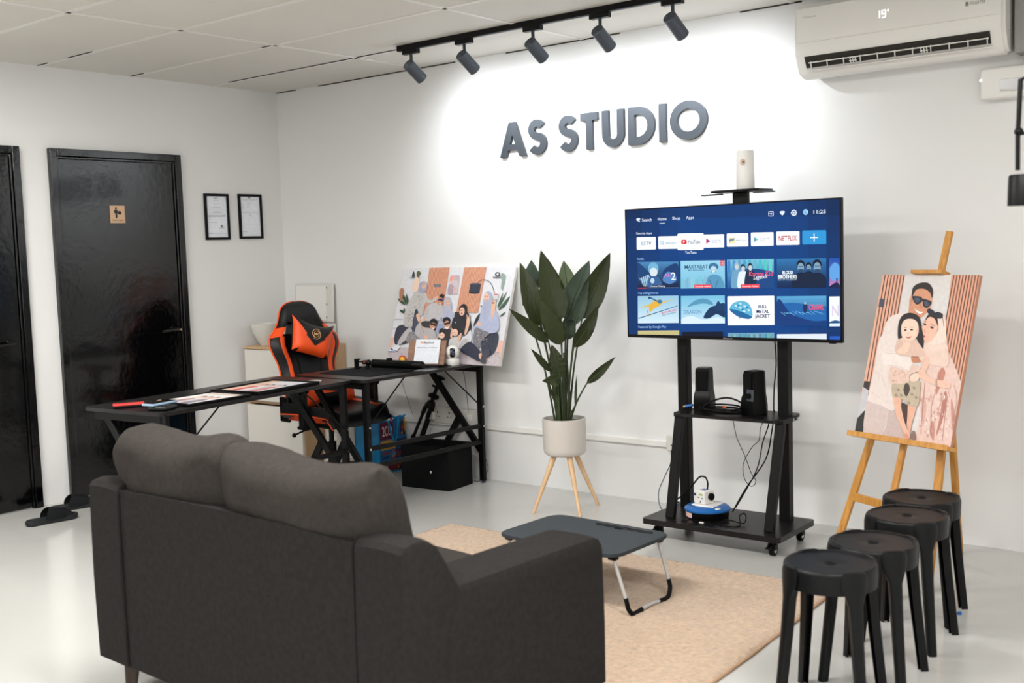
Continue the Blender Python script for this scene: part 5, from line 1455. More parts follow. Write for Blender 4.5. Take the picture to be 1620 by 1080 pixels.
t = thing('key_bunch', 'bunch of keys and rings lying behind the phones', 'keys', dpt(.30, .20))
b = BM()
for k in range(3): tube(b, [(.018 * cos(a_) + .02 * k, .018 * sin(a_), .012 + .006 * sin(a_ + k)) for a_ in [2 * pi * i / 20 for i in range(20)]], .0022, 6, closed=True)
obj('key_ring', b, M['gold'], t, smooth=60)
for k in range(3):
    b = BM(); a_ = .5 + 1.1 * k; d = Vector((cos(a_), sin(a_), 0)); cyl(b, d * .015 + Vector((0, 0, .004)), d * .015 + Vector((0, 0, .007)), .012, n=14); beam(b, d * .02 + Vector((0, 0, .005)), d * .065 + Vector((0, 0, .005)), .007, .0025); obj('key', b, M['chrome'], t)
b = BM(); box(b, (-.05, -.03, 0), (.0, .0, .022), .006); obj('key_fob', b, M['black_plastic'], t)

# ================================================================== GAMING CHAIR
def gaming_chair():
    t = thing('gaming_chair', 'black and orange gaming chair with head and back cushions behind the desk', 'chair', (1.085, -.60, 0), radians(-8))
    # base
    for k in range(5):
        a_ = radians(48 + 72 * k); d = Vector((cos(a_), sin(a_), 0)); n_ = Vector((-sin(a_), cos(a_), 0))
        b = BM(); secs = []
        for r, w, z0, z1 in ((.03, .035, .075, .125), (.16, .028, .072, .108), (.30, .022, .062, .086), (.315, .018, .062, .08)):
            secs.append([b.verts.new(d * r + n_ * s * w + Vector((0, 0, z))) for s, z in ((-1, z0), (1, z0), (.7, z1), (-.7, z1))])
        for A_, B_ in zip(secs[:-1], secs[1:]):
            for i in range(4): b.faces.new((A_[i], A_[(i + 1) % 4], B_[(i + 1) % 4], B_[i]))
        b.faces.new(secs[0]); b.faces.new(secs[-1])
        lg = obj('base_arm', b, M['black_plastic'], t)
        b = BM(); c_ = d * .30
        for s in (-1, 1): cyl(b, c_ + n_ * s * .008 + Vector((0, 0, .028)), c_ + n_ * s * .026 + Vector((0, 0, .028)), .028, n=20)
        cyl(b, c_ + Vector((0, 0, .03)), c_ + Vector((0, 0, .07)), .008, n=10)
        obj('caster', b, M['black_plastic'], lg, smooth=40)
    b = BM(); cyl(b, (0, 0, .06), (0, 0, .14), .045, .04, n=24); cyl(b, (0, 0, .13), (0, 0, .27), .028, n=20); cyl(b, (0, 0, .26), (0, 0, .38), .016, n=20); obj('gas_lift', b, M['black_plastic'], t, smooth=40)
    b = BM(); box(b, (-.12, -.09, .365), (.14, .09, .40), .008); tube(b, [(.02, -.08, .375), (.02, -.20, .37), (.01, -.27, .35)], .006, 8); ball(b, (.01, -.275, .348), .014); obj('tilt_mechanism', b, M['black_plastic'], t)
    # seat: grid with raised side bolsters
    b = BM(); nx_, ny_ = 26, 26; x0, x1, hw_ = -.19, .37, .240
    def sp_(i, j, top):
        u = i / nx_; v = -1 + 2 * j / ny_
        wd = hw_ * (1 - .10 * u ** 3) * (1 if top else .93)
        x = x0 + (x1 - x0) * u; y = v * wd
        rnd_ = 1 - max(0, (abs(v) - .9) / .1) ** 2
        if top:
            z = .485 + .052 * max(0, (abs(v) - .52) / .48) ** .8 * rnd_ * (1 - .55 * u) + .012 * (1 - (2 * u - 1) ** 2)
            z -= .055 * max(0, (u - .84) / .16) ** 2; z -= .025 * (1 - rnd_)
            x -= .03 * abs(v) ** 3 * (u > .9)
        else: z = .405 + .03 * abs(v) ** 3
        return (x, y, z)
    G = [[[b.verts.new(sp_(i, j, tp)) for j in range(ny_ + 1)] for i in range(nx_ + 1)] for tp in (1, 0)]
    for tp in (0, 1):
        for i in range(nx_):
            for j in range(ny_):
                f = b.faces.new((G[tp][i][j], G[tp][i + 1][j], G[tp][i + 1][j + 1], G[tp][i][j + 1]))
                v = abs(-1 + 2 * (j + .5) / ny_); u = (i + .5) / nx_
                if tp == 0 and (.66 < v < .80 and u < .85): f.material_index = 1
    for i in range(nx_):
        for j in (0, ny_):
            f = b.faces.new((G[0][i][j], G[0][i + 1][j], G[1][i + 1][j], G[1][i][j])); u = (i + .5) / nx_
    for j in range(ny_):
        for i in (0, nx_): b.faces.new((G[0][i][j], G[0][i][j + 1], G[1][i][j + 1], G[1][i][j]))
    obj('seat', b, [M['leather'], M['orange']], t, smooth=60)
    for s in (0, ny_):
        b = BM(); tube(b, [Vector(sp_(i, s, 1)) + Vector((0, 0, -.004)) for i in range(nx_ + 1)], .0045, 8)
        obj('seat_piping', b, M['orange'], t, smooth=60)
    for s in (-1, 1):
        b = BM(); vs = []
        for u in [k / 10 for k in range(11)]:
            x = x0 + .08 + (x1 - x0 - .16) * u; z0 = .425 + .01 * u; z1 = z0 + .040 * sin(pi * u) ** .7 + .003
            yy_ = hw_ * (1 - .10 * ((x - x0) / (x1 - x0)) ** 3)
            vs.append((b.verts.new((x, s * (yy_ * .955 + .004), z0)), b.verts.new((x, s * (yy_ * .985 + .005), z1))))
        for p, q in zip(vs[:-1], vs[1:]): b.faces.new((p[0], q[0], q[1], p[1]))
        bmesh.ops.solidify(b, geom=b.faces[:], thickness=.004)
        obj('seat_side_panel', b, M['orange'], t, smooth=60)
    # backrest
    tilt = radians(13)
    cps = [(.44, .175), (.50, .205), (.58, .225), (.68, .218), (.76, .228), (.83, .262), (.88, .275), (.93, .262), (.975, .215), (1.02, .178), (1.06, .158), (1.10, .140), (1.13, .114), (1.15, .072), (1.157, .02)]
    cc = catmull([(w * .93, z, 0) for z, w in cps], 3)
    prof = [(p.y, p.x) for p in cc]
    nr = len(prof); nc = 28
    b = BM()
    def bk(i, j, s):
        z, w = prof[i]; v = -1 + 2 * j / nc
        y = v * w
        bol = max(0, (abs(v) - .55) / .45)
        wing = exp(-((z - .86) / .10) ** 2) * .045 + exp(-((z - .56) / .10) ** 2) * .045 + .02
        ed = (1 - abs(v) ** 8) ; topf = min(1, (1.160 - z) / .04) ** .5 if z < 1.160 else 0
        th = .048 + wing * bol ** .8
        if s: x = (th * ed * topf + .012 * (1 - v * v) * exp(-((z - 1.06) / .05) ** 2))
        else: x = -.035 * ed * topf + wing * .6 * bol ** 1.5
        if s == 0 and abs(v) > .99: x = wing * .5
        if s == 1 and abs(v) > .99: x = wing * .5 + .001
        zz = z - .47
        return Vector((-.19 + x * cos(tilt) - zz * sin(tilt), y, .47 + zz * cos(tilt) + x * sin(tilt)))
    GB = [[[b.verts.new(bk(i, j, s)) for j in range(nc + 1)] for i in range(nr)] for s in (1, 0)]
    def slot(i, j):
        z = prof[i][0]; v = abs(-1 + 2 * (j + .5) / nc); return .945 < z < 1.01 and .42 < v < .68
    for s in (0, 1):
        for i in range(nr - 1):
            for j in range(nc):
                if slot(i, j): continue
                f = b.faces.new((GB[s][i][j], GB[s][i + 1][j], GB[s][i + 1][j + 1], GB[s][i][j + 1]))
                z = prof[i][0]; v = abs(-1 + 2 * (j + .5) / nc)
                if s == 0 and ((.62 - .10 * (z > .95) < v < .80 - .02 * (z > .9) and .60 < z < .93) or (.72 < v and .93 <= z < .985)): f.material_index = 1
                if s == 0 and .36 < v < .41 and z < .95: f.material_index = 2
    for i in range(nr - 1):
        for j in (0, nc): b.faces.new((GB[0][i][j], GB[0][i + 1][j], GB[1][i + 1][j], GB[1][i][j]))
        for j in range(nc):
            # walls of the two openings
            if slot(i, j):
                for (di, dj, e) in ((0, -1, ((0, 0), (1, 0))), (0, 1, ((0, 1), (1, 1)))):
                    if not slot(i, j + dj):
                        (a0, a1), (c0, c1) = e
                        b.faces.new((GB[0][i + a0][j + a1], GB[0][i + c0][j + c1], GB[1][i + c0][j + c1], GB[1][i + a0][j + a1]))
                if not slot(i - 1, j): b.faces.new((GB[0][i][j], GB[0][i][j + 1], GB[1][i][j + 1], GB[1][i][j]))
                if not slot(i + 1, j): b.faces.new((GB[0][i + 1][j], GB[0][i + 1][j + 1], GB[1][i + 1][j + 1], GB[1][i + 1][j]))
    for j in range(nc):
        for i in (0, nr - 1): b.faces.new((GB[0][i][j], GB[0][i][j + 1], GB[1][i][j + 1], GB[1][i][j]))
    obj('backrest', b, [M['leather'], M['orange'], M['black_rubber']], t, smooth=60)
    b = BM()
    tube(b, [bk(i, 0, 0) for i in range(nr)] + [bk(nr - 1, j, 0) for j in range(1, nc)] + [bk(nr - 1 - i, nc, 0) for i in range(nr)], .0050, 8)
    obj('backrest_piping', b, M['orange'], t, smooth=60)
    for s in (-1, 1):
        b = BM(); box(b, (-.25, s * .20 - .012, .40), (-.15, s * .20 + .012, .56), .01, 3); obj('hinge_cover', b, M['black_plastic'], t)
    # armrests
    for s in (-1, 1):
        b = BM(); box(b, (.07, s * .262 - .018, .40), (.13, s * .262 + .018, .64), .008); box(b, (.07, s * .2, .39), (.13, s * .29, .41), .004); cyl(b, (.10, s * .262 - .03, .635), (.10, s * .262 + .03, .635), .032, n=24)
        ar = obj('armrest', b, M['black_plastic'], t, smooth=40)
        b = BM(); box(b, (-.05, s * .262 - .045, .655), (.22, s * .262 + .045, .69), .014, 4); obj('armrest_pad', b, M['leather'], ar, smooth=50)
        b = BM(); tube(b, [(-.04, s * .262 + s * .046, .672), (.21, s * .262 + s * .046, .672), (.222, s * .262, .672), (.21, s * .262 - s * .046, .672)], .004, 6); obj('armrest_trim', b, M['orange'], ar)
    # head cushion: black with an orange chevron, flared corners
    def mf(u, v, s):
        # v up. black centre triangle pointing down, orange chevron, black sides
        if abs(u) > .80 - .25 * max(0, -v): return 0
        if v > 0.70 - 1.9 * (1 - abs(u)) * .75 + .35 and abs(u) < .72: return 0
        return 1
    def mf2(u, v, s):
        if s > 0: return 0
        a_ = abs(u)
        if v > -.35 + 1.25 * a_: return 0          # centre wedge
        if a_ > .92 or v < -.55 - .6 * (a_ - .5) and a_ > .55: return 0
        return 1
    def ol(x, z, uu, vv):
        return x * (1 + .10 * max(0, vv) ** 2 - .10 * max(0, -vv)), z + .035 * (abs(uu) ** 2) * (vv > 0) * vv - .012 * (1 - uu * uu) * vv * 0
    b = BM(); puff(b, .285, .20, .13, 36, 30, 3.6, 2, .004, 3, mf2, 0, ol)
    hc = obj('head_cushion', b, [M['leather'], M['orange']], t, smooth=70)
    hc.location = (-.165, .035, .915); hc.rotation_euler = (radians(0), radians(0), radians(0))
    # local y is thickness: turn so that -y faces +x of the chair, lean with the back, hang askew
    hc.matrix_local = Matrix.Translation((-.175, -.005, .900)) @ Matrix.Rotation(radians(90), 4, 'Z') @ Matrix.Rotation(radians(-14), 4, 'X') @ Matrix.Rotation(radians(19), 4, 'Y')
    b = BM()
    def sw(c0, r0, r1, a0, a1, th):
        pts = []
        for k in range(15):
            u = k / 14; a_ = radians(a0 + (a1 - a0) * u); r = r0 + (r1 - r0) * u
            pts.append((c0[0] + r * cos(a_), -.0665 + 8 * (r ** 2) * .25, c0[1] + r * sin(a_)))
        tube(b, pts, th, 6)
    sw((.0, .025), .034, .026, 60, 250, .0022); sw((.0, .025), .034, .026, 240, 430, .0022); sw((.0, .025), .024, .014, 20, 230, .0020); sw((.0, .025), .024, .014, 200, 410, .0020); ball(b, (0, -.066, .025), .009, .003, .009)
    obj('embroidered_logo', b, M['gold'], hc, smooth=60)
    # lumbar cushion
    def ml(u, v, s):
        if s > 0: return 0
        if v > .15 + .5 * abs(u) or (v < -.2 and abs(u) < .28 + .3 * v * -1 * .4): return 0
        return 1
    b = BM(); puff(b, .40, .21, .15, 30, 22, 3.2, 2, .003, 8, ml)
    lc = obj('back_cushion', b, [M['leather'], M['orange']], t, smooth=70)
    lc.matrix_local = Matrix.Translation((-.055, .02, .60)) @ Matrix.Rotation(radians(90), 4, 'Z') @ Matrix.Rotation(radians(-8), 4, 'X')
    return t
gaming_chair()

# ================================================================== DRAWER CABINET IN THE CORNER
cx0, cx1, cy0, cy1, cz = .035, .605, -.425, -.008, .822
t = thing('drawer_cabinet', 'white and oak two drawer cabinet in the corner behind the chair', 'cabinet', (cx0, cy0, 0))
w_, d_ = cx1 - cx0, cy1 - cy0
b = BM(); box(b, (0, .018, .0), (.016, d_, cz - .018)); box(b, (w_ - .016, .018, .0), (w_, d_, cz - .018)); box(b, (.016, d_ - .012, .05), (w_ - .016, d_, cz - .018)); box(b, (.016, .03, .0), (w_ - .016, .045, .06)); box(b, (.016, .03, .425), (w_ - .016, .06, .46)); box(b, (.016, .03, .05), (w_ - .016, d_ - .012, .06))
obj('carcass', b, M['oak_side'], t)
b = BM(); box(b, (-.004, -.004, cz - .018), (w_ + .004, d_, cz), .002); obj('cabinet_top', b, M['oak_side'], t)
for z0, z1 in ((.065, .418), (.448, cz - .022)):
    b = BM(); box(b, (.002, 0, z0), (w_ - .002, .018, z1), .002); obj('drawer_front', b, M['white_laminate'], t)

# printer with its lid raised
t = thing('printer', 'white printer with its scanner lid raised on the corner cabinet', 'printer', (.135, -.212, cz))
b = BM(); box(b, (0, 0, 0), (.40, .20, .14), .012, 3); obj('printer_body', b, M['offwhite'], t, smooth=40)
b = BM(); box(b, (.02, .03, .1395), (.35, .16, .142)); obj('scanner_glass', b, M['lens'], t)
b = BM(); box(b, (.035, -.002, .025), (.365, .012, .07), .003); obj('paper_outlet', b, M['gap'], t)
b = BM(); box(b, (0.0, 0, 0), (.40, .022, .27), .01, 3)
Ml = Matrix.Translation((0, .165, .143)) @ Matrix.Rotation(radians(-3), 4, 'X')
bmesh.ops.transform(b, matrix=Ml, verts=b.verts[:]); ld = obj('scanner_lid', b, M['offwhite'], t, smooth=40)
b = BM(); box(b, (.02, -.004, .012), (.335, .001, .255), .003); bmesh.ops.transform(b, matrix=Ml, verts=b.verts[:]); obj('lid_pad', b, M['white_plastic'], ld)
b = BM()
for z in (.03, .12, .235): box(b, (.338, -.004, z), (.343, .001, z + .012))
bmesh.ops.transform(b, matrix=Ml, verts=b.verts[:]); obj('lid_clip', b, M['steel_dark'], ld)
# bowl
t = thing('white_bowl', 'white deep bowl standing on the cabinet left of the printer', 'bowl', (.115, -.318, cz))
b = BM(); lathe(b, [(0, .0), (.035, 0), (.038, .006), (.062, .045), (.085, .095), (.096, .142), (.098, .150), (.092, .150), (.080, .10), (.055, .05), (0, .016)], 44, center=(.025, 0, 0)); obj('bowl_shell', b, M['offwhite'], t, smooth=60)
# can
t = thing('drink_can', 'small drink can with red and white print on the cabinet', 'can', (.575, -.20, cz))
b = BM(); lathe(b, [(0, 0), (.024, 0), (.031, .008), (.031, .075), (.026, .086), (0, .084)], 32); cn = obj('can_body', b, M['chrome'], t, smooth=40)
b = BM(); lathe(b, [(.0314, .010), (.0314, .066)], 32); obj('can_print', b, mat('can_print', (178, 96, 104), .4), cn, smooth=60)

# ================================================================== UNDER THE DESK
# shopping bag
t = thing('shopping_bag', 'blue shopping bag printed with red, yellow and navy panels under the desk', 'shopping bag', (.955, -.275, 0), radians(2))
b = BM()
bw, bd, bh = .21, .26, .355
n = 14
def bagp(face, u, v):
    z = bh * v; q = .010 * hfun(u * 5 + face, v * 6)
    x = {0: u * bw, 1: bw, 2: (1 - u) * bw, 3: 0}[face]; y = {0: 0, 1: u * bd, 2: bd, 3: (1 - u) * bd}[face]
    k = .03 * sin(pi * u)
    if face in (0, 2): y += (q + k * .8 * v) * (1 if face == 0 else -1) * sin(pi * u)
    else: x += q * .5 * sin(pi * u) * (1 if face == 1 else -1)
    if v == 1: z += .012 * sin(u * 9 + face)
    return (x, y, z)
for f_ in range(4):
    g = [[b.verts.new(bagp(f_, i / n, j / n)) for j in range(n + 1)] for i in range(n + 1)]
    for i in range(n):
        for j in range(n): b.faces.new((g[i][j], g[i + 1][j], g[i + 1][j + 1], g[i][j + 1]))
b.faces.new([b.verts.new(q) for q in ((0, 0, .003), (bw, 0, .003), (bw, bd, .003), (0, bd, .003))])
bmesh.ops.remove_doubles(b, verts=b.verts[:], dist=.0005)
obj('bag_shell', b, M['bag_blue'], t, smooth=50)
A = Art([(0, 0), (100, 0), (100, 100), (0, 100)], .255, .335)
A.rect(0, 0, 100, 100, (14, 100, 156)); MR = (104, 18, 46); YL = (200, 150, 30); NV = (20, 32, 76); RD = (150, 40, 36); CR = (236, 226, 222)
A.rect(1, 2, 50, 36, MR); A.text('2CO', 9, 29, 19, CR, w=36); A.rect(1, 38, 56, 56, YL); A.text('CALI', 6, 53, 11, (90, 50, 30), w=34); A.rect(1, 58, 34, 76, (24, 96, 144)); A.line([(6, 63), (30, 63)], 4, RD); A.line([(6, 71), (30, 71)], 4, NV)
A.rect(38, 58, 56, 76, RD); A.smooth([(40, 66), (48, 60), (55, 66), (48, 74)], (50, 130, 176)); A.line([(42, 68), (48, 73), (54, 66)], 2, YL); A.rect(57, 58, 99, 76, NV); A.text('RAYA', 60, 73, 11, RD, w=36); A.rect(6, 78, 24, 98, YL); A.rect(26, 78, 99, 99, MR); A.text('PENU', 36, 88, 8, YL, w=50); A.text('R', 62, 98, 7, YL, w=6)
A.rect(60, 40, 99, 56, NV); A.line([(72, 48), (88, 48)], 3, (24, 96, 144)); A.rect(54, 2, 99, 36, (16, 112, 170)); A.poly([(76, 8), (90, 2), (96, 34), (74, 34)], NV); A.poly([(88, 2), (99, 2), (99, 36), (93, 24)], YL); A.poly([(80, 18), (86, 12), (90, 20), (84, 26)], RD); A.ell(82, 30, 3, 3, YL); A.ell(64, 14, 2, 2, YL); A.line([(60, 8), (66, 34)], 2, NV); A.line([(70, 4), (70, 34)], 2, NV)
o = A.done('printed_front', M['print'], t); o.rotation_euler = (0, 0, radians(90)); o.location = (bw + .006, .002, .012)
for hp in ([(bw + .010, .08, .345), (bw + .014, .09, .30), (bw + .014, .13, .20), (bw + .014, .16, .28), (bw + .010, .18, .345)],
           [(-.004, .07, .345), (-.01, .10, .38), (-.01, .16, .38), (-.004, .19, .345)]):
    b = BM(); tube(b, catmull(hp, 6), .007, 6); obj('bag_handle', b, M['bag_blue'], t, smooth=50)
b = BM(); box(b, (.03, .03, .22), (bw - .03, bd - .03, .345), .03, 3); obj('bag_contents', b, M['white_plastic'], t, smooth=50)
# black storage box, open
t = thing('storage_box', 'black open fabric storage box on the floor under the desk', 'storage box', (1.875, -.395, 0), radians(6))
b = BM()
w_, d_, h_ = .36, .245, .262
for q in (((-w_, 0), (0, .008)), ((-w_, d_ - .008), (0, d_)), ((-w_, .0082), (-w_ + .008, d_ - .0082)), ((-.008, .0082), (0, d_ - .0082))): box(b, (*q[0], 0), (*q[1], h_), .003)
box(b, (-w_ + .008, .008, 0), (-.008, d_ - .008, .008))
obj('box_shell', b, M['fabric_black'], t)
b = BM(); box(b, (-w_ + .01, .01, h_ - .05), (-.01, d_ - .01, h_ - .045)); bmesh.ops.subdivide_edges(b, edges=b.edges[:], cuts=8, use_grid_fill=True)
for v in b.verts: v.co.z += .02 * hfun(v.co.x * 14, v.co.y * 14)
obj('dark_cloth', b, M['fabric_black'], t, smooth=60)
b = BM(); box(b, (-.14, -.002, .10), (-.13, -.0005, .115)); obj('white_speck', b, M['white_plastic'], t)
# white cartons behind chair
for (x, y, z0, w_, d_, h_, rz, lb) in ((.73, -.19, 0, .20, .16, .16, 3, 'pale carton on the floor right of the cabinet, lowest of the pile'), (.73, -.19, .161, .18, .14, .12, -4, 'pale carton lying on the lowest carton beside the cabinet'), (.888, -.19, 0, .075, .14, .30, 2, 'narrow pale carton standing beside the shopping bag')):
    t = thing('carton', lb, 'carton', (x, y, z0), radians(rz), 'pale cartons behind the chair')
    b = BM(); box(b, (-w_ / 2, -d_ / 2, 0), (w_ / 2, d_ / 2, h_), .003); cb = obj('carton_body', b, M['cardboard'], t)
    b = BM(); box(b, (-w_ * .35, -d_ / 2 - .001, h_ * .3), (w_ * .2, -d_ / 2 + .001, h_ * .7)); obj('carton_label', b, M['white_plastic'], t)
# tripod standing folded, leaning on the wall
t = thing('camera_tripod', 'folded black camera tripod leaning against the wall under the desk', 'tripod', (1.235, -.10, 0))
b0 = Vector((0, 0, 0)); tp = Vector((.30, .05, .66))
ax = tp.normalized(); sd_ = ax.cross(Vector((0, 1, 0))).normalized(); nd_ = ax.cross(sd_)
for k in range(3):
    a_ = 2 * pi * k / 3 + .4; o_ = sd_ * cos(a_) + nd_ * sin(a_)
    b = BM(); cyl(b, o_ * .045 + ax * .02, o_ * .026 + ax * .50, .009, .011, n=12); cyl(b, o_ * .052, o_ * .045 + ax * .03, .006, .007, n=10)
    cyl(b, o_ * .038 + ax * .22, o_ * .037 + ax * .26, .014, n=12); cyl(b, o_ * .030 + ax * .42, o_ * .028 + ax * .47, .014, n=12)
    obj('tripod_leg', b, M['black_plastic'], t, smooth=40)
b = BM(); cyl(b, ax * .48, ax * .52, .034, .026, n=20); cyl(b, ax * .50, ax * .68, .012, n=14); box(b, (-.03, -.02, -.012), (.03, .02, .012), .003, 2, Matrix.Translation(ax * .56) @ Matrix.Rotation(.4, 4, 'Y')); obj('centre_column', b, M['black_plastic'], t, smooth=40)
b = BM(); ball(b, ax * .66, .022); cyl(b, ax * .62 + sd_ * .0, ax * .62 + sd_ * .035, .008, n=10); box(b, (-.025, -.02, -.005), (.025, .02, .008), .002, 2, Matrix.Translation(ax * .692) @ Matrix.Rotation(.4, 4, 'Y')); obj('tripod_head', b, M['black_plastic'], t, smooth=40)

# ================================================================== LEFT WALL: framed certificates, door sign
for i, (y0, y1, z0, z1) in enumerate(((-.667, -.469, 1.558, 1.868), (-.387, -.187, 1.562, 1.870))):
    lb = ['black framed certificate on the left wall, the one nearer the door', 'black framed certificate on the left wall, the one nearer the corner'][i]
    t = thing('certificate_frame', lb, 'picture frame', (0, y0, z0), radians(90), 'framed certificates')
    w_, h_ = y1 - y0, z1 - z0; fw = .017
    b = BM()
    for q in (((fw + .0002, 0), (w_ - fw - .0002, fw)), ((fw + .0002, h_ - fw), (w_ - fw - .0002, h_)), ((0, 0), (fw, h_)), ((w_ - fw, 0), (w_, h_))): box(b, (q[0][0], -.016, q[0][1]), (q[1][0], 0, q[1][1]), .0015)
    obj('frame', b, M['black_plastic'], t)
    A = Art([(0, 0), (100, 0), (100, 170), (0, 170)], w_ - 2 * fw, h_ - 2 * fw); A.rect(0, 0, 100, 170, (236, 240, 248)); g = (140, 126, 136); lg_ = (160, 166, 176)
    if i == 0:
        for p in ((6, 3), (92, 3), (3, 10), (96, 10), (8, 154), (92, 154)): A.ell(*p, 1.6, 1.6, (40, 44, 60))
        A.text('SIJIL', 38, 10, 4.5, (110, 90, 100), w=24)
        for y, x0, x1 in ((17, 36, 62), (30, 38, 60), (44, 32, 68), (49, 22, 76), (57, 16, 84), (64, 32, 66), (69, 22, 78), (74, 4, 92), (79, 4, 92), (84, 4, 92), (89, 4, 42), (97, 4, 28), (108, 4, 52), (130, 54, 88), (133, 62, 82), (154, 12, 88)):
            A.line([(x0, y), (x1, y)], 1.1, g if y not in (154,) else lg_)
        A.smooth([(66, 122), (70, 119), (74, 124), (78, 120), (76, 127), (69, 127)], (50, 60, 90), 4)
    else:
        A.ell(49, 4, 6, 4, (120, 126, 120))
        for y, x0, x1 in ((12, 6, 92), (14.5, 20, 78), (24, 38, 60), (30, 4, 14), (34, 4, 22), (38, 4, 18), (44, 4, 20), (48, 4, 22), (52, 4, 24), (30, 36, 56), (34, 36, 52), (40, 34, 42), (46, 34, 44), (66, 4, 92), (70, 4, 92), (78, 40, 58), (82, 42, 58), (150, 6, 36)): A.line([(x0, y), (x1, y)], .8, lg_)
    o = A.done('document', M['print'], t); o.location = (fw, -.006, fw)
    b = BM(); box(b, (.004, -.005, .004), (w_ - .004, 0, h_ - .004)); obj('backing_board', b, M['black_plastic'], t)
t = thing('door_sign', 'small wooden sign reading STAFF ONLY on the black door', 'door sign', (.0145, -1.373, 1.672), radians(90))
b = BM(); box(b, (0, -.004, 0), (.102, 0, .108), .001); obj('sign_board', b, mat('sign_wood', (206, 170, 138), .5, var=.05, vscale=30, stretch=(1, 1, 8)), t)
A = Art([(515, 377), (588, 377), (588, 457), (515, 457)], .102, .108)
K_ = (36, 30, 30)
A.ell(544, 390, 5, 5.5, K_); A.smooth([(535, 398), (550, 397), (552, 412), (549, 414), (549, 432), (541, 432), (540, 414), (534, 410)], K_, 4); A.line([(548, 402), (556, 410), (568, 410)], 3, K_); A.rect(553, 405, 570, 418, K_); A.rect(556, 402, 566, 405, K_)
A.text('STAFF ONLY', 524, 448, 6.5, (90, 64, 50), w=58)
o = A.done('sign_print', M['print'], t); o.location = (0, -.0042, 0)

# ================================================================== SLIPPERS
def slipper(loc, rz, label):
    t = thing('slipper', label, 'slipper', loc, rz, 'pair of black slippers')
    out = [(-.135, .0), (-.128, .030), (-.09, .040), (-.02, .036), (.04, .044), (.10, .050), (.135, .034), (.148, .0), (.138, -.030), (.10, -.046), (.04, -.042), (-.02, -.034), (-.09, -.038), (-.128, -.028)]
    o_ = [(p.x, p.y) for p in catmull([(a, b_, 0) for a, b_ in out], 4, True)]
    b = BM(); prism(b, o_, .004, .030); bmesh.ops.bevel(b, geom=[e for e in b.edges if abs(e.verts[0].co.z - e.verts[1].co.z) < 1e-6], offset=.006, segments=3, affect='EDGES'); obj('sole', b, M['slipper'], t, smooth=50)
    b = BM(); N_, K2 = 14, 16; rows = []
    for i in range(N_ + 1):
        u = i / N_; x = -.012 + .135 * u; hw_ = .045 + .006 * u - .016 * u ** 4; ht = .066 - .022 * u - .030 * u ** 3
        rows.append([b.verts.new((x - .030 * (1 - u) * cos(pi * k / K2) ** 2, hw_ * cos(pi * k / K2), .022 + ht * sin(pi * k / K2) ** .8)) for k in range(K2 + 1)])
    for i in range(N_):
        for k in range(K2): b.faces.new((rows[i][k], rows[i + 1][k], rows[i + 1][k + 1], rows[i][k + 1]))
    bmesh.ops.solidify(b, geom=b.faces[:], thickness=.005)
    obj('strap', b, M['slipper'], t, smooth=60)
    return t
slipper((.432, -2.110, 0), radians(84), 'black slide slipper nearer the camera on the white floor')
slipper((.235, -1.86, 0), radians(80), 'black slide slipper against the door, partly behind the sofa')

# ================================================================== EASEL WITH FAMILY PORTRAIT
EY, EL = -.343, .268
BL = Vector((4.427, -.59, .590)); ew, eh = .478, .70
ex = Vector((cos(EY), sin(EY), 0)); en = Vector((-sin(EY), cos(EY), 0)); eu = en * sin(EL) + Vector((0, 0, 1)) * cos(EL)
eN = ex.cross(eu).normalized()      # towards the viewer when negative of en
if eN.dot(en) > 0: eN = -eN
Em = Matrix(((ex.x, -eN.x, eu.x, BL.x), (ex.y, -eN.y, eu.y, BL.y), (ex.z, -eN.z, eu.z, BL.z), (0, 0, 0, 1)))   # local x right, y away, z up the canvas
t = thing('canvas_print', 'upright family portrait canvas of three people standing on the wooden easel', 'canvas print', (0, 0, 0))
t.matrix_world = Em
b = BM(); box(b, (0, 0, 0), (ew, .018, eh), .0015); obj('canvas_body', b, mat('canvas_side', (186, 130, 104), .7), t)
# two zoom frames of the photograph share one drawing plane: source pixels
TLp, TRp, BRp, BLp = (1395, 434.5), (1550.5, 437), (1502, 707), (1352, 684)
A = Art([TLp, TRp, BRp, BLp], ew, eh)
V1 = lambda x, y: (1350 + x / 5.4, 360 + y / 5.4)
V2 = lambda x, y: (1340 + x / 6.0, 540 + y / 6.0)
class VA:
    def __init__(s, a, V, k): s.a = a; s.V = V; s.k = k
    def smooth(s, pts, c, k=5): s.a.smooth([s.V(*p) for p in pts], c, k)
    def poly(s, pts, c): s.a.poly([s.V(*p) for p in pts], c)
    def ell(s, x, y, rx, ry, c, rot=0): X, Y = s.V(x, y); s.a.ell(X, Y, rx / s.k, ry / s.k, c, rot)
    def line(s, pts, w, c, k=0): s.a.line([s.V(*p) for p in pts], w / s.k, c, k)
P1 = VA(A, V1, 5.4); P2 = VA(A, V2, 6.0)
A.rect(1300, 400, 1600, 740, (214, 210, 208))
A.poly([(1390, 430), (1432, 430), (1400, 620), (1400, 640), (1350, 640)], (226, 172, 146)); A.poly([(1506, 430), (1556, 430), (1520, 640), (1480, 640), (1498, 500)], (220, 160, 132))
for k in range(7):
    xt = 1399.5 + 5.1 * k; A.line([(xt, 432), (xt - 34, 636)], 1.7, (92, 62, 54))
for k in range(9):
    xt = 1510 + 4.9 * k; A.line([(xt, 432), (xt - 40, 650)], 1.7, (92, 62, 54))
P1.poly([(218, 612), (265, 612), (256, 684), (208, 682)], (74, 76, 92))
P2.poly([(160, 384), (212, 390), (196, 470), (150, 440)], (48, 46, 46)); P2.poly([(150, 440), (200, 475), (190, 600), (95, 740)], (196, 194, 200)); P2.poly([(95, 735), (182, 640), (150, 870), (70, 860)], (44, 42, 42))
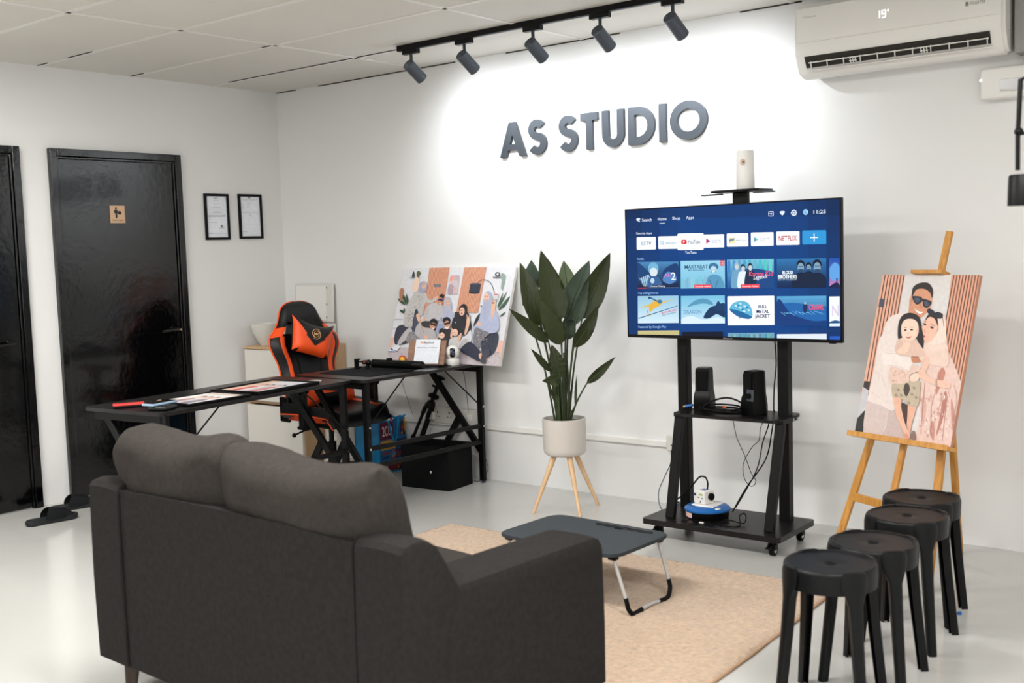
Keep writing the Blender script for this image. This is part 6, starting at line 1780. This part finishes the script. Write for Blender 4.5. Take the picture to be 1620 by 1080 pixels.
# father: trousers, tunic, sleeve
P2.smooth([(160, 850), (165, 700), (196, 560), (300, 590), (390, 640), (398, 720), (360, 800), (320, 885), (240, 880)], (206, 188, 184)); P2.smooth([(372, 800), (400, 650), (450, 660), (500, 780), (540, 910), (420, 915), (330, 895)], (196, 176, 172))
P2.smooth([(192, 556), (230, 380), (262, 220), (290, 40), (340, -60), (480, -40), (480, 100), (470, 240), (420, 280), (450, 420), (446, 500), (440, 660), (330, 620), (220, 580)], (226, 212, 206))
P1.smooth([(205, 1080), (250, 900), (300, 780), (400, 738), (480, 740), (520, 820), (420, 960), (380, 1080)], (228, 214, 208))
P2.smooth([(330, 180), (345, 120), (480, 110), (618, 130), (612, 210), (584, 292), (460, 250), (360, 246)], (232, 220, 214)); P2.line([(360, 118), (470, 128), (600, 150)], 3, (190, 172, 166)); P2.line([(380, 240), (480, 246), (580, 288)], 3, (186, 168, 162))
P2.smooth([(612, 140), (690, 125), (718, 160), (710, 200), (660, 215), (612, 205)], (190, 128, 98))
P1.smooth([(470, 760), (478, 640), (505, 560), (610, 520), (670, 580), (664, 680), (600, 762), (520, 800)], (208, 148, 118)); P1.ell(488, 640, 14, 30, (200, 140, 110))
P1.smooth([(498, 600), (505, 520), (560, 480), (640, 480), (680, 540), (672, 612), (650, 560), (600, 530), (540, 535), (515, 570)], (44, 34, 32))
P1.smooth([(502, 594), (570, 596), (590, 616), (610, 618), (664, 640), (660, 668), (628, 696), (596, 680), (588, 636), (574, 652), (540, 666), (514, 640)], (36, 36, 46)); P1.smooth([(524, 606), (560, 610), (566, 636), (540, 648), (522, 632)], (70, 78, 100)); P1.smooth([(604, 636), (646, 652), (640, 676), (616, 680)], (70, 78, 100))
P1.smooth([(522, 702), (550, 722), (586, 730), (598, 720), (580, 744), (548, 738)], (250, 246, 240)); P1.line([(570, 664), (584, 690), (572, 694)], 4, (150, 92, 66))
for q in (((240, 260), (300, 330), (290, 420)), ((300, 300), (350, 400), (380, 520)), ((220, 480), (330, 560), (430, 600))): P2.line(q, 3, (200, 182, 176), 4)
# mother: scarf, robe
P2.smooth([(650, 930), (680, 780), (690, 560), (700, 380), (760, 240), (780, 120), (850, 60), (940, 80), (990, 180), (1070, 380), (1082, 480), (1050, 640), (1020, 800), (985, 1000), (800, 965)], (222, 192, 182))
for q, c in (([(860, 320), (900, 260), (930, 310), (900, 400), (840, 520), (850, 400)], (188, 128, 112)), ([(700, 600), (730, 520), (750, 640), (720, 800)], (206, 166, 156)), ([(880, 700), (900, 560), (930, 480), (945, 560), (900, 760), (840, 900)], (176, 118, 106)), ([(980, 560), (1010, 640), (1020, 760), (990, 840)], (190, 140, 130)), ([(780, 860), (800, 760), (830, 820), (815, 940)], (190, 136, 124))): P2.smooth(q, c)
for k in range(70):
    u = RND.random(); x = 680 + 330 * u; y = RND.uniform(500, 930)
    P2.ell(x, y, RND.uniform(4, 11), RND.uniform(6, 18), RND.choice([(232, 208, 200), (206, 160, 150), (196, 150, 140), (236, 216, 208)]))
for q in (((740, 400), (720, 600), (700, 880)), ((840, 460), (800, 640), (790, 900)), ((960, 480), (930, 680), (900, 940)), ((1010, 420), (1040, 560), (1000, 760)), ((900, 500), (880, 620), (850, 700))): P2.line(q, 4, (182, 130, 118), 4)
P1.smooth([(560, 1100), (600, 1000), (680, 960), (730, 860), (720, 790), (762, 740), (790, 800), (796, 940), (812, 1100), (790, 1200), (600, 1160)], (226, 200, 186)); P2.smooth([(740, 60), (820, 20), (900, 10), (950, 90), (880, 80), (780, 120)], (228, 204, 192))
P1.smooth([(592, 930), (588, 860), (620, 780), (680, 740), (724, 780), (724, 860), (700, 930), (660, 980), (620, 996)], (232, 184, 162)); P1.smooth([(616, 806), (640, 756), (690, 738), (726, 758), (738, 850), (722, 850), (694, 790), (650, 776)], (40, 32, 34)); P1.smooth([(722, 770), (752, 756), (786, 800), (792, 920), (762, 1000), (650, 1010), (690, 960), (728, 880)], (232, 212, 200))
P1.ell(612, 838, 15, 8, (60, 44, 42), 30); P1.ell(672, 866, 17, 9, (60, 44, 42), 25); P1.line([(604, 812), (626, 818)], 4, (60, 44, 40)); P1.line([(664, 836), (696, 854)], 4, (60, 44, 40)); P1.smooth([(588, 930), (602, 930), (618, 942), (604, 950), (590, 944)], (190, 70, 72)); P1.smooth([(604, 880), (622, 900), (610, 912)], (212, 158, 138))
P1.smooth([(632, 716), (652, 702), (690, 722), (694, 742), (664, 760), (640, 744)], (34, 36, 50)); P1.smooth([(700, 740), (730, 734), (766, 752), (764, 784), (730, 790), (706, 770)], (34, 36, 50)); P1.line([(764, 770), (776, 860)], 4, (30, 30, 40))
# mother's arm and hand
P2.smooth([(730, 170), (750, 150), (782, 170), (770, 260), (720, 300), (700, 260)], (226, 186, 168)); P2.smooth([(672, 310), (690, 280), (740, 300), (800, 360), (960, 400), (970, 456), (860, 440), (760, 390), (690, 360)], (228, 188, 168)); P2.line([(690, 310), (720, 262)], 16, (228, 188, 168)); P2.line([(726, 320), (752, 290)], 12, (228, 188, 168)); P2.line([(850, 372), (846, 440)], 12, (140, 120, 110)); P2.ell(850, 420, 12, 12, (170, 150, 130))
# child
P1.smooth([(384, 960), (384, 840), (420, 760), (490, 738), (560, 770), (586, 860), (604, 980), (594, 1060), (560, 1060), (540, 960), (420, 960)], (34, 28, 30)); P1.smooth([(372, 1090), (380, 980), (430, 950), (520, 960), (590, 1040), (610, 1110)], (218, 186, 170))
P1.smooth([(414, 930), (412, 850), (440, 800), (500, 790), (548, 820), (560, 890), (540, 950), (490, 976), (440, 968)], (242, 206, 186)); P1.ell(446, 886, 12, 7, (50, 38, 36)); P1.ell(500, 884, 13, 7, (50, 38, 36)); P1.line([(432, 866), (456, 866)], 4, (90, 66, 58)); P1.line([(488, 862), (514, 862)], 4, (90, 66, 58)); P1.smooth([(448, 940), (470, 948), (500, 938), (486, 956), (460, 956)], (196, 96, 96)); P1.ell(472, 914, 8, 5, (222, 170, 150)); P1.ell(548, 900, 12, 22, (238, 196, 176))
P2.smooth([(470, 60), (480, 0), (560, 10), (650, 40), (700, 110), (640, 130), (480, 120)], (216, 184, 168)); P2.smooth([(480, 110), (540, 40), (570, 10), (600, 40), (590, 90), (540, 130)], (238, 200, 180)); P2.line([(560, 60), (520, -20)], 10, (238, 200, 180)); P2.line([(575, 60), (560, -22)], 10, (238, 200, 180)); P2.line([(590, 70), (600, 0)], 9, (238, 200, 180))
P2.smooth([(400, 400), (410, 260), (480, 262), (584, 294), (620, 230), (680, 250), (690, 290), (600, 330), (590, 400), (500, 416)], (222, 192, 178)); 
for k in range(26): x = RND.uniform(425, 580); y = RND.uniform(285, 395); P2.ell(x, y, 6, 4, (196, 156, 142))
P2.smooth([(600, 350), (640, 316), (684, 330), (680, 380), (650, 404), (612, 390)], (240, 204, 186))
P2.smooth([(430, 420), (520, 414), (690, 390), (696, 480), (680, 610), (640, 626), (580, 610), (530, 560), (480, 560), (440, 540)], (188, 172, 150))
for cx, cy in ((490, 470), (640, 450), (660, 540), (520, 520), (590, 590), (470, 520), (620, 510)): P2.line([(cx + 15 * (1 - k / 16) * cos(k * .6), cy + 15 * (1 - k / 16) * sin(k * .6)) for k in range(13)], 4, (64, 54, 46))
P2.smooth([(540, 470), (560, 410), (590, 420), (600, 470), (580, 520), (560, 530)], (70, 60, 52))
P2.smooth([(446, 560), (470, 540), (520, 560), (520, 640), (560, 800), (600, 880), (590, 930), (560, 900), (520, 820), (470, 700)], (226, 176, 152)); P2.smooth([(580, 620), (640, 630), (660, 640), (620, 780), (600, 870), (574, 800), (572, 700)], (222, 170, 146)); P2.smooth([(524, 590), (570, 610), (580, 620), (570, 800), (548, 760), (526, 660)], (70, 52, 48)); P2.smooth([(540, 890), (570, 880), (596, 920), (560, 926)], (210, 150, 128))
P2.smooth([(610, 880), (640, 850), (655, 930), (610, 935)], (130, 106, 100))
o = A.done('printed_picture', M['print'], t)

t = thing('easel', 'honey coloured wooden tripod easel holding the family portrait by the wall', 'easel', (4.62, -.5, 0))
eo = Vector((4.62, -.5, 0))
def EL_(x, y, z):      # canvas coordinates to easel-local
    v = Em @ Vector((x, y, z)); return v - eo
def EW(p): return Vector(p) - eo
face_up = tuple(eN)
# pivot behind the upper canvas
piv = EL_(ew * .52, .032, eh * .93)
b = BM(); beam(b, EL_(ew * .455, .036, -.34), EL_(ew * .575, .036, eh + .195), .028, .017, up=face_up, bev=.002); obj('centre_mast', b, M['pine'], t)
b = BM(); beam(b, EW((4.300, -.535, 0)), EL_(ew * .34, .055, eh * .95), .033, .016, up=face_up, bev=.002); obj('leg', b, M['pine'], t)
b = BM(); beam(b, EW((4.800, -.790, 0)), EL_(ew * .72, .055, eh * .95), .034, .018, up=face_up, bev=.002); obj('leg', b, M['pine'], t)
b = BM(); beam(b, EW((4.748, -.182, 0)), EL_(ew * .56, .075, eh * .90), .030, .018, up=face_up, bev=.002); obj('leg', b, M['pine'], t)
b = BM(); box(b, (-.012, -.035, -.018), (ew + .012, .030, -.001), .002, 2, Matrix.Translation(-eo) @ Em); box(b, (-.012, -.036, -.019), (ew + .012, -.030, .004), .001, 2, Matrix.Translation(-eo) @ Em); obj('tray', b, M['pine_x'] if 'pine_x' in M else M['pine'], t)
def lerp(a, c, k): return a + (c - a) * k
LB = EW((4.300, -.535, 0)); LT = EL_(ew * .34, .055, eh * .95); RB = EW((4.800, -.790, 0)); RT = EL_(ew * .72, .055, eh * .95)
b = BM(); beam(b, lerp(LB, LT, .235), lerp(RB, RT, .235), .014, .036, up=(0, 0, 1), bev=.002); obj('crossbar', b, M['pine'], t)
b = BM(); box(b, (ew * .345, -.03, eh + .001), (ew * .665, .03, eh + .016), .002, 2, Matrix.Translation(-eo) @ Em); box(b, (ew * .50, .012, eh - .02), (ew * .64, .030, eh + .0), .002, 2, Matrix.Translation(-eo) @ Em); obj('top_clamp', b, M['pine'], t)
b = BM()
ball(b, EL_(ew * .55, .062, eh * .90), .012); obj('wing_nut', b, M['gold'], t)

# small blue and white bottle cap on the floor behind the stools
b = BM(); lathe(b, [(0, 0), (.008, 0), (.009, .003), (.008, .010), (0, .011)], 20); o = obj('bottle_cap', b, M['blue']); o.location = (4.985, -1.00, 0); tag(o, 'tiny blue bottle cap on the floor behind the last stools', 'bottle cap')
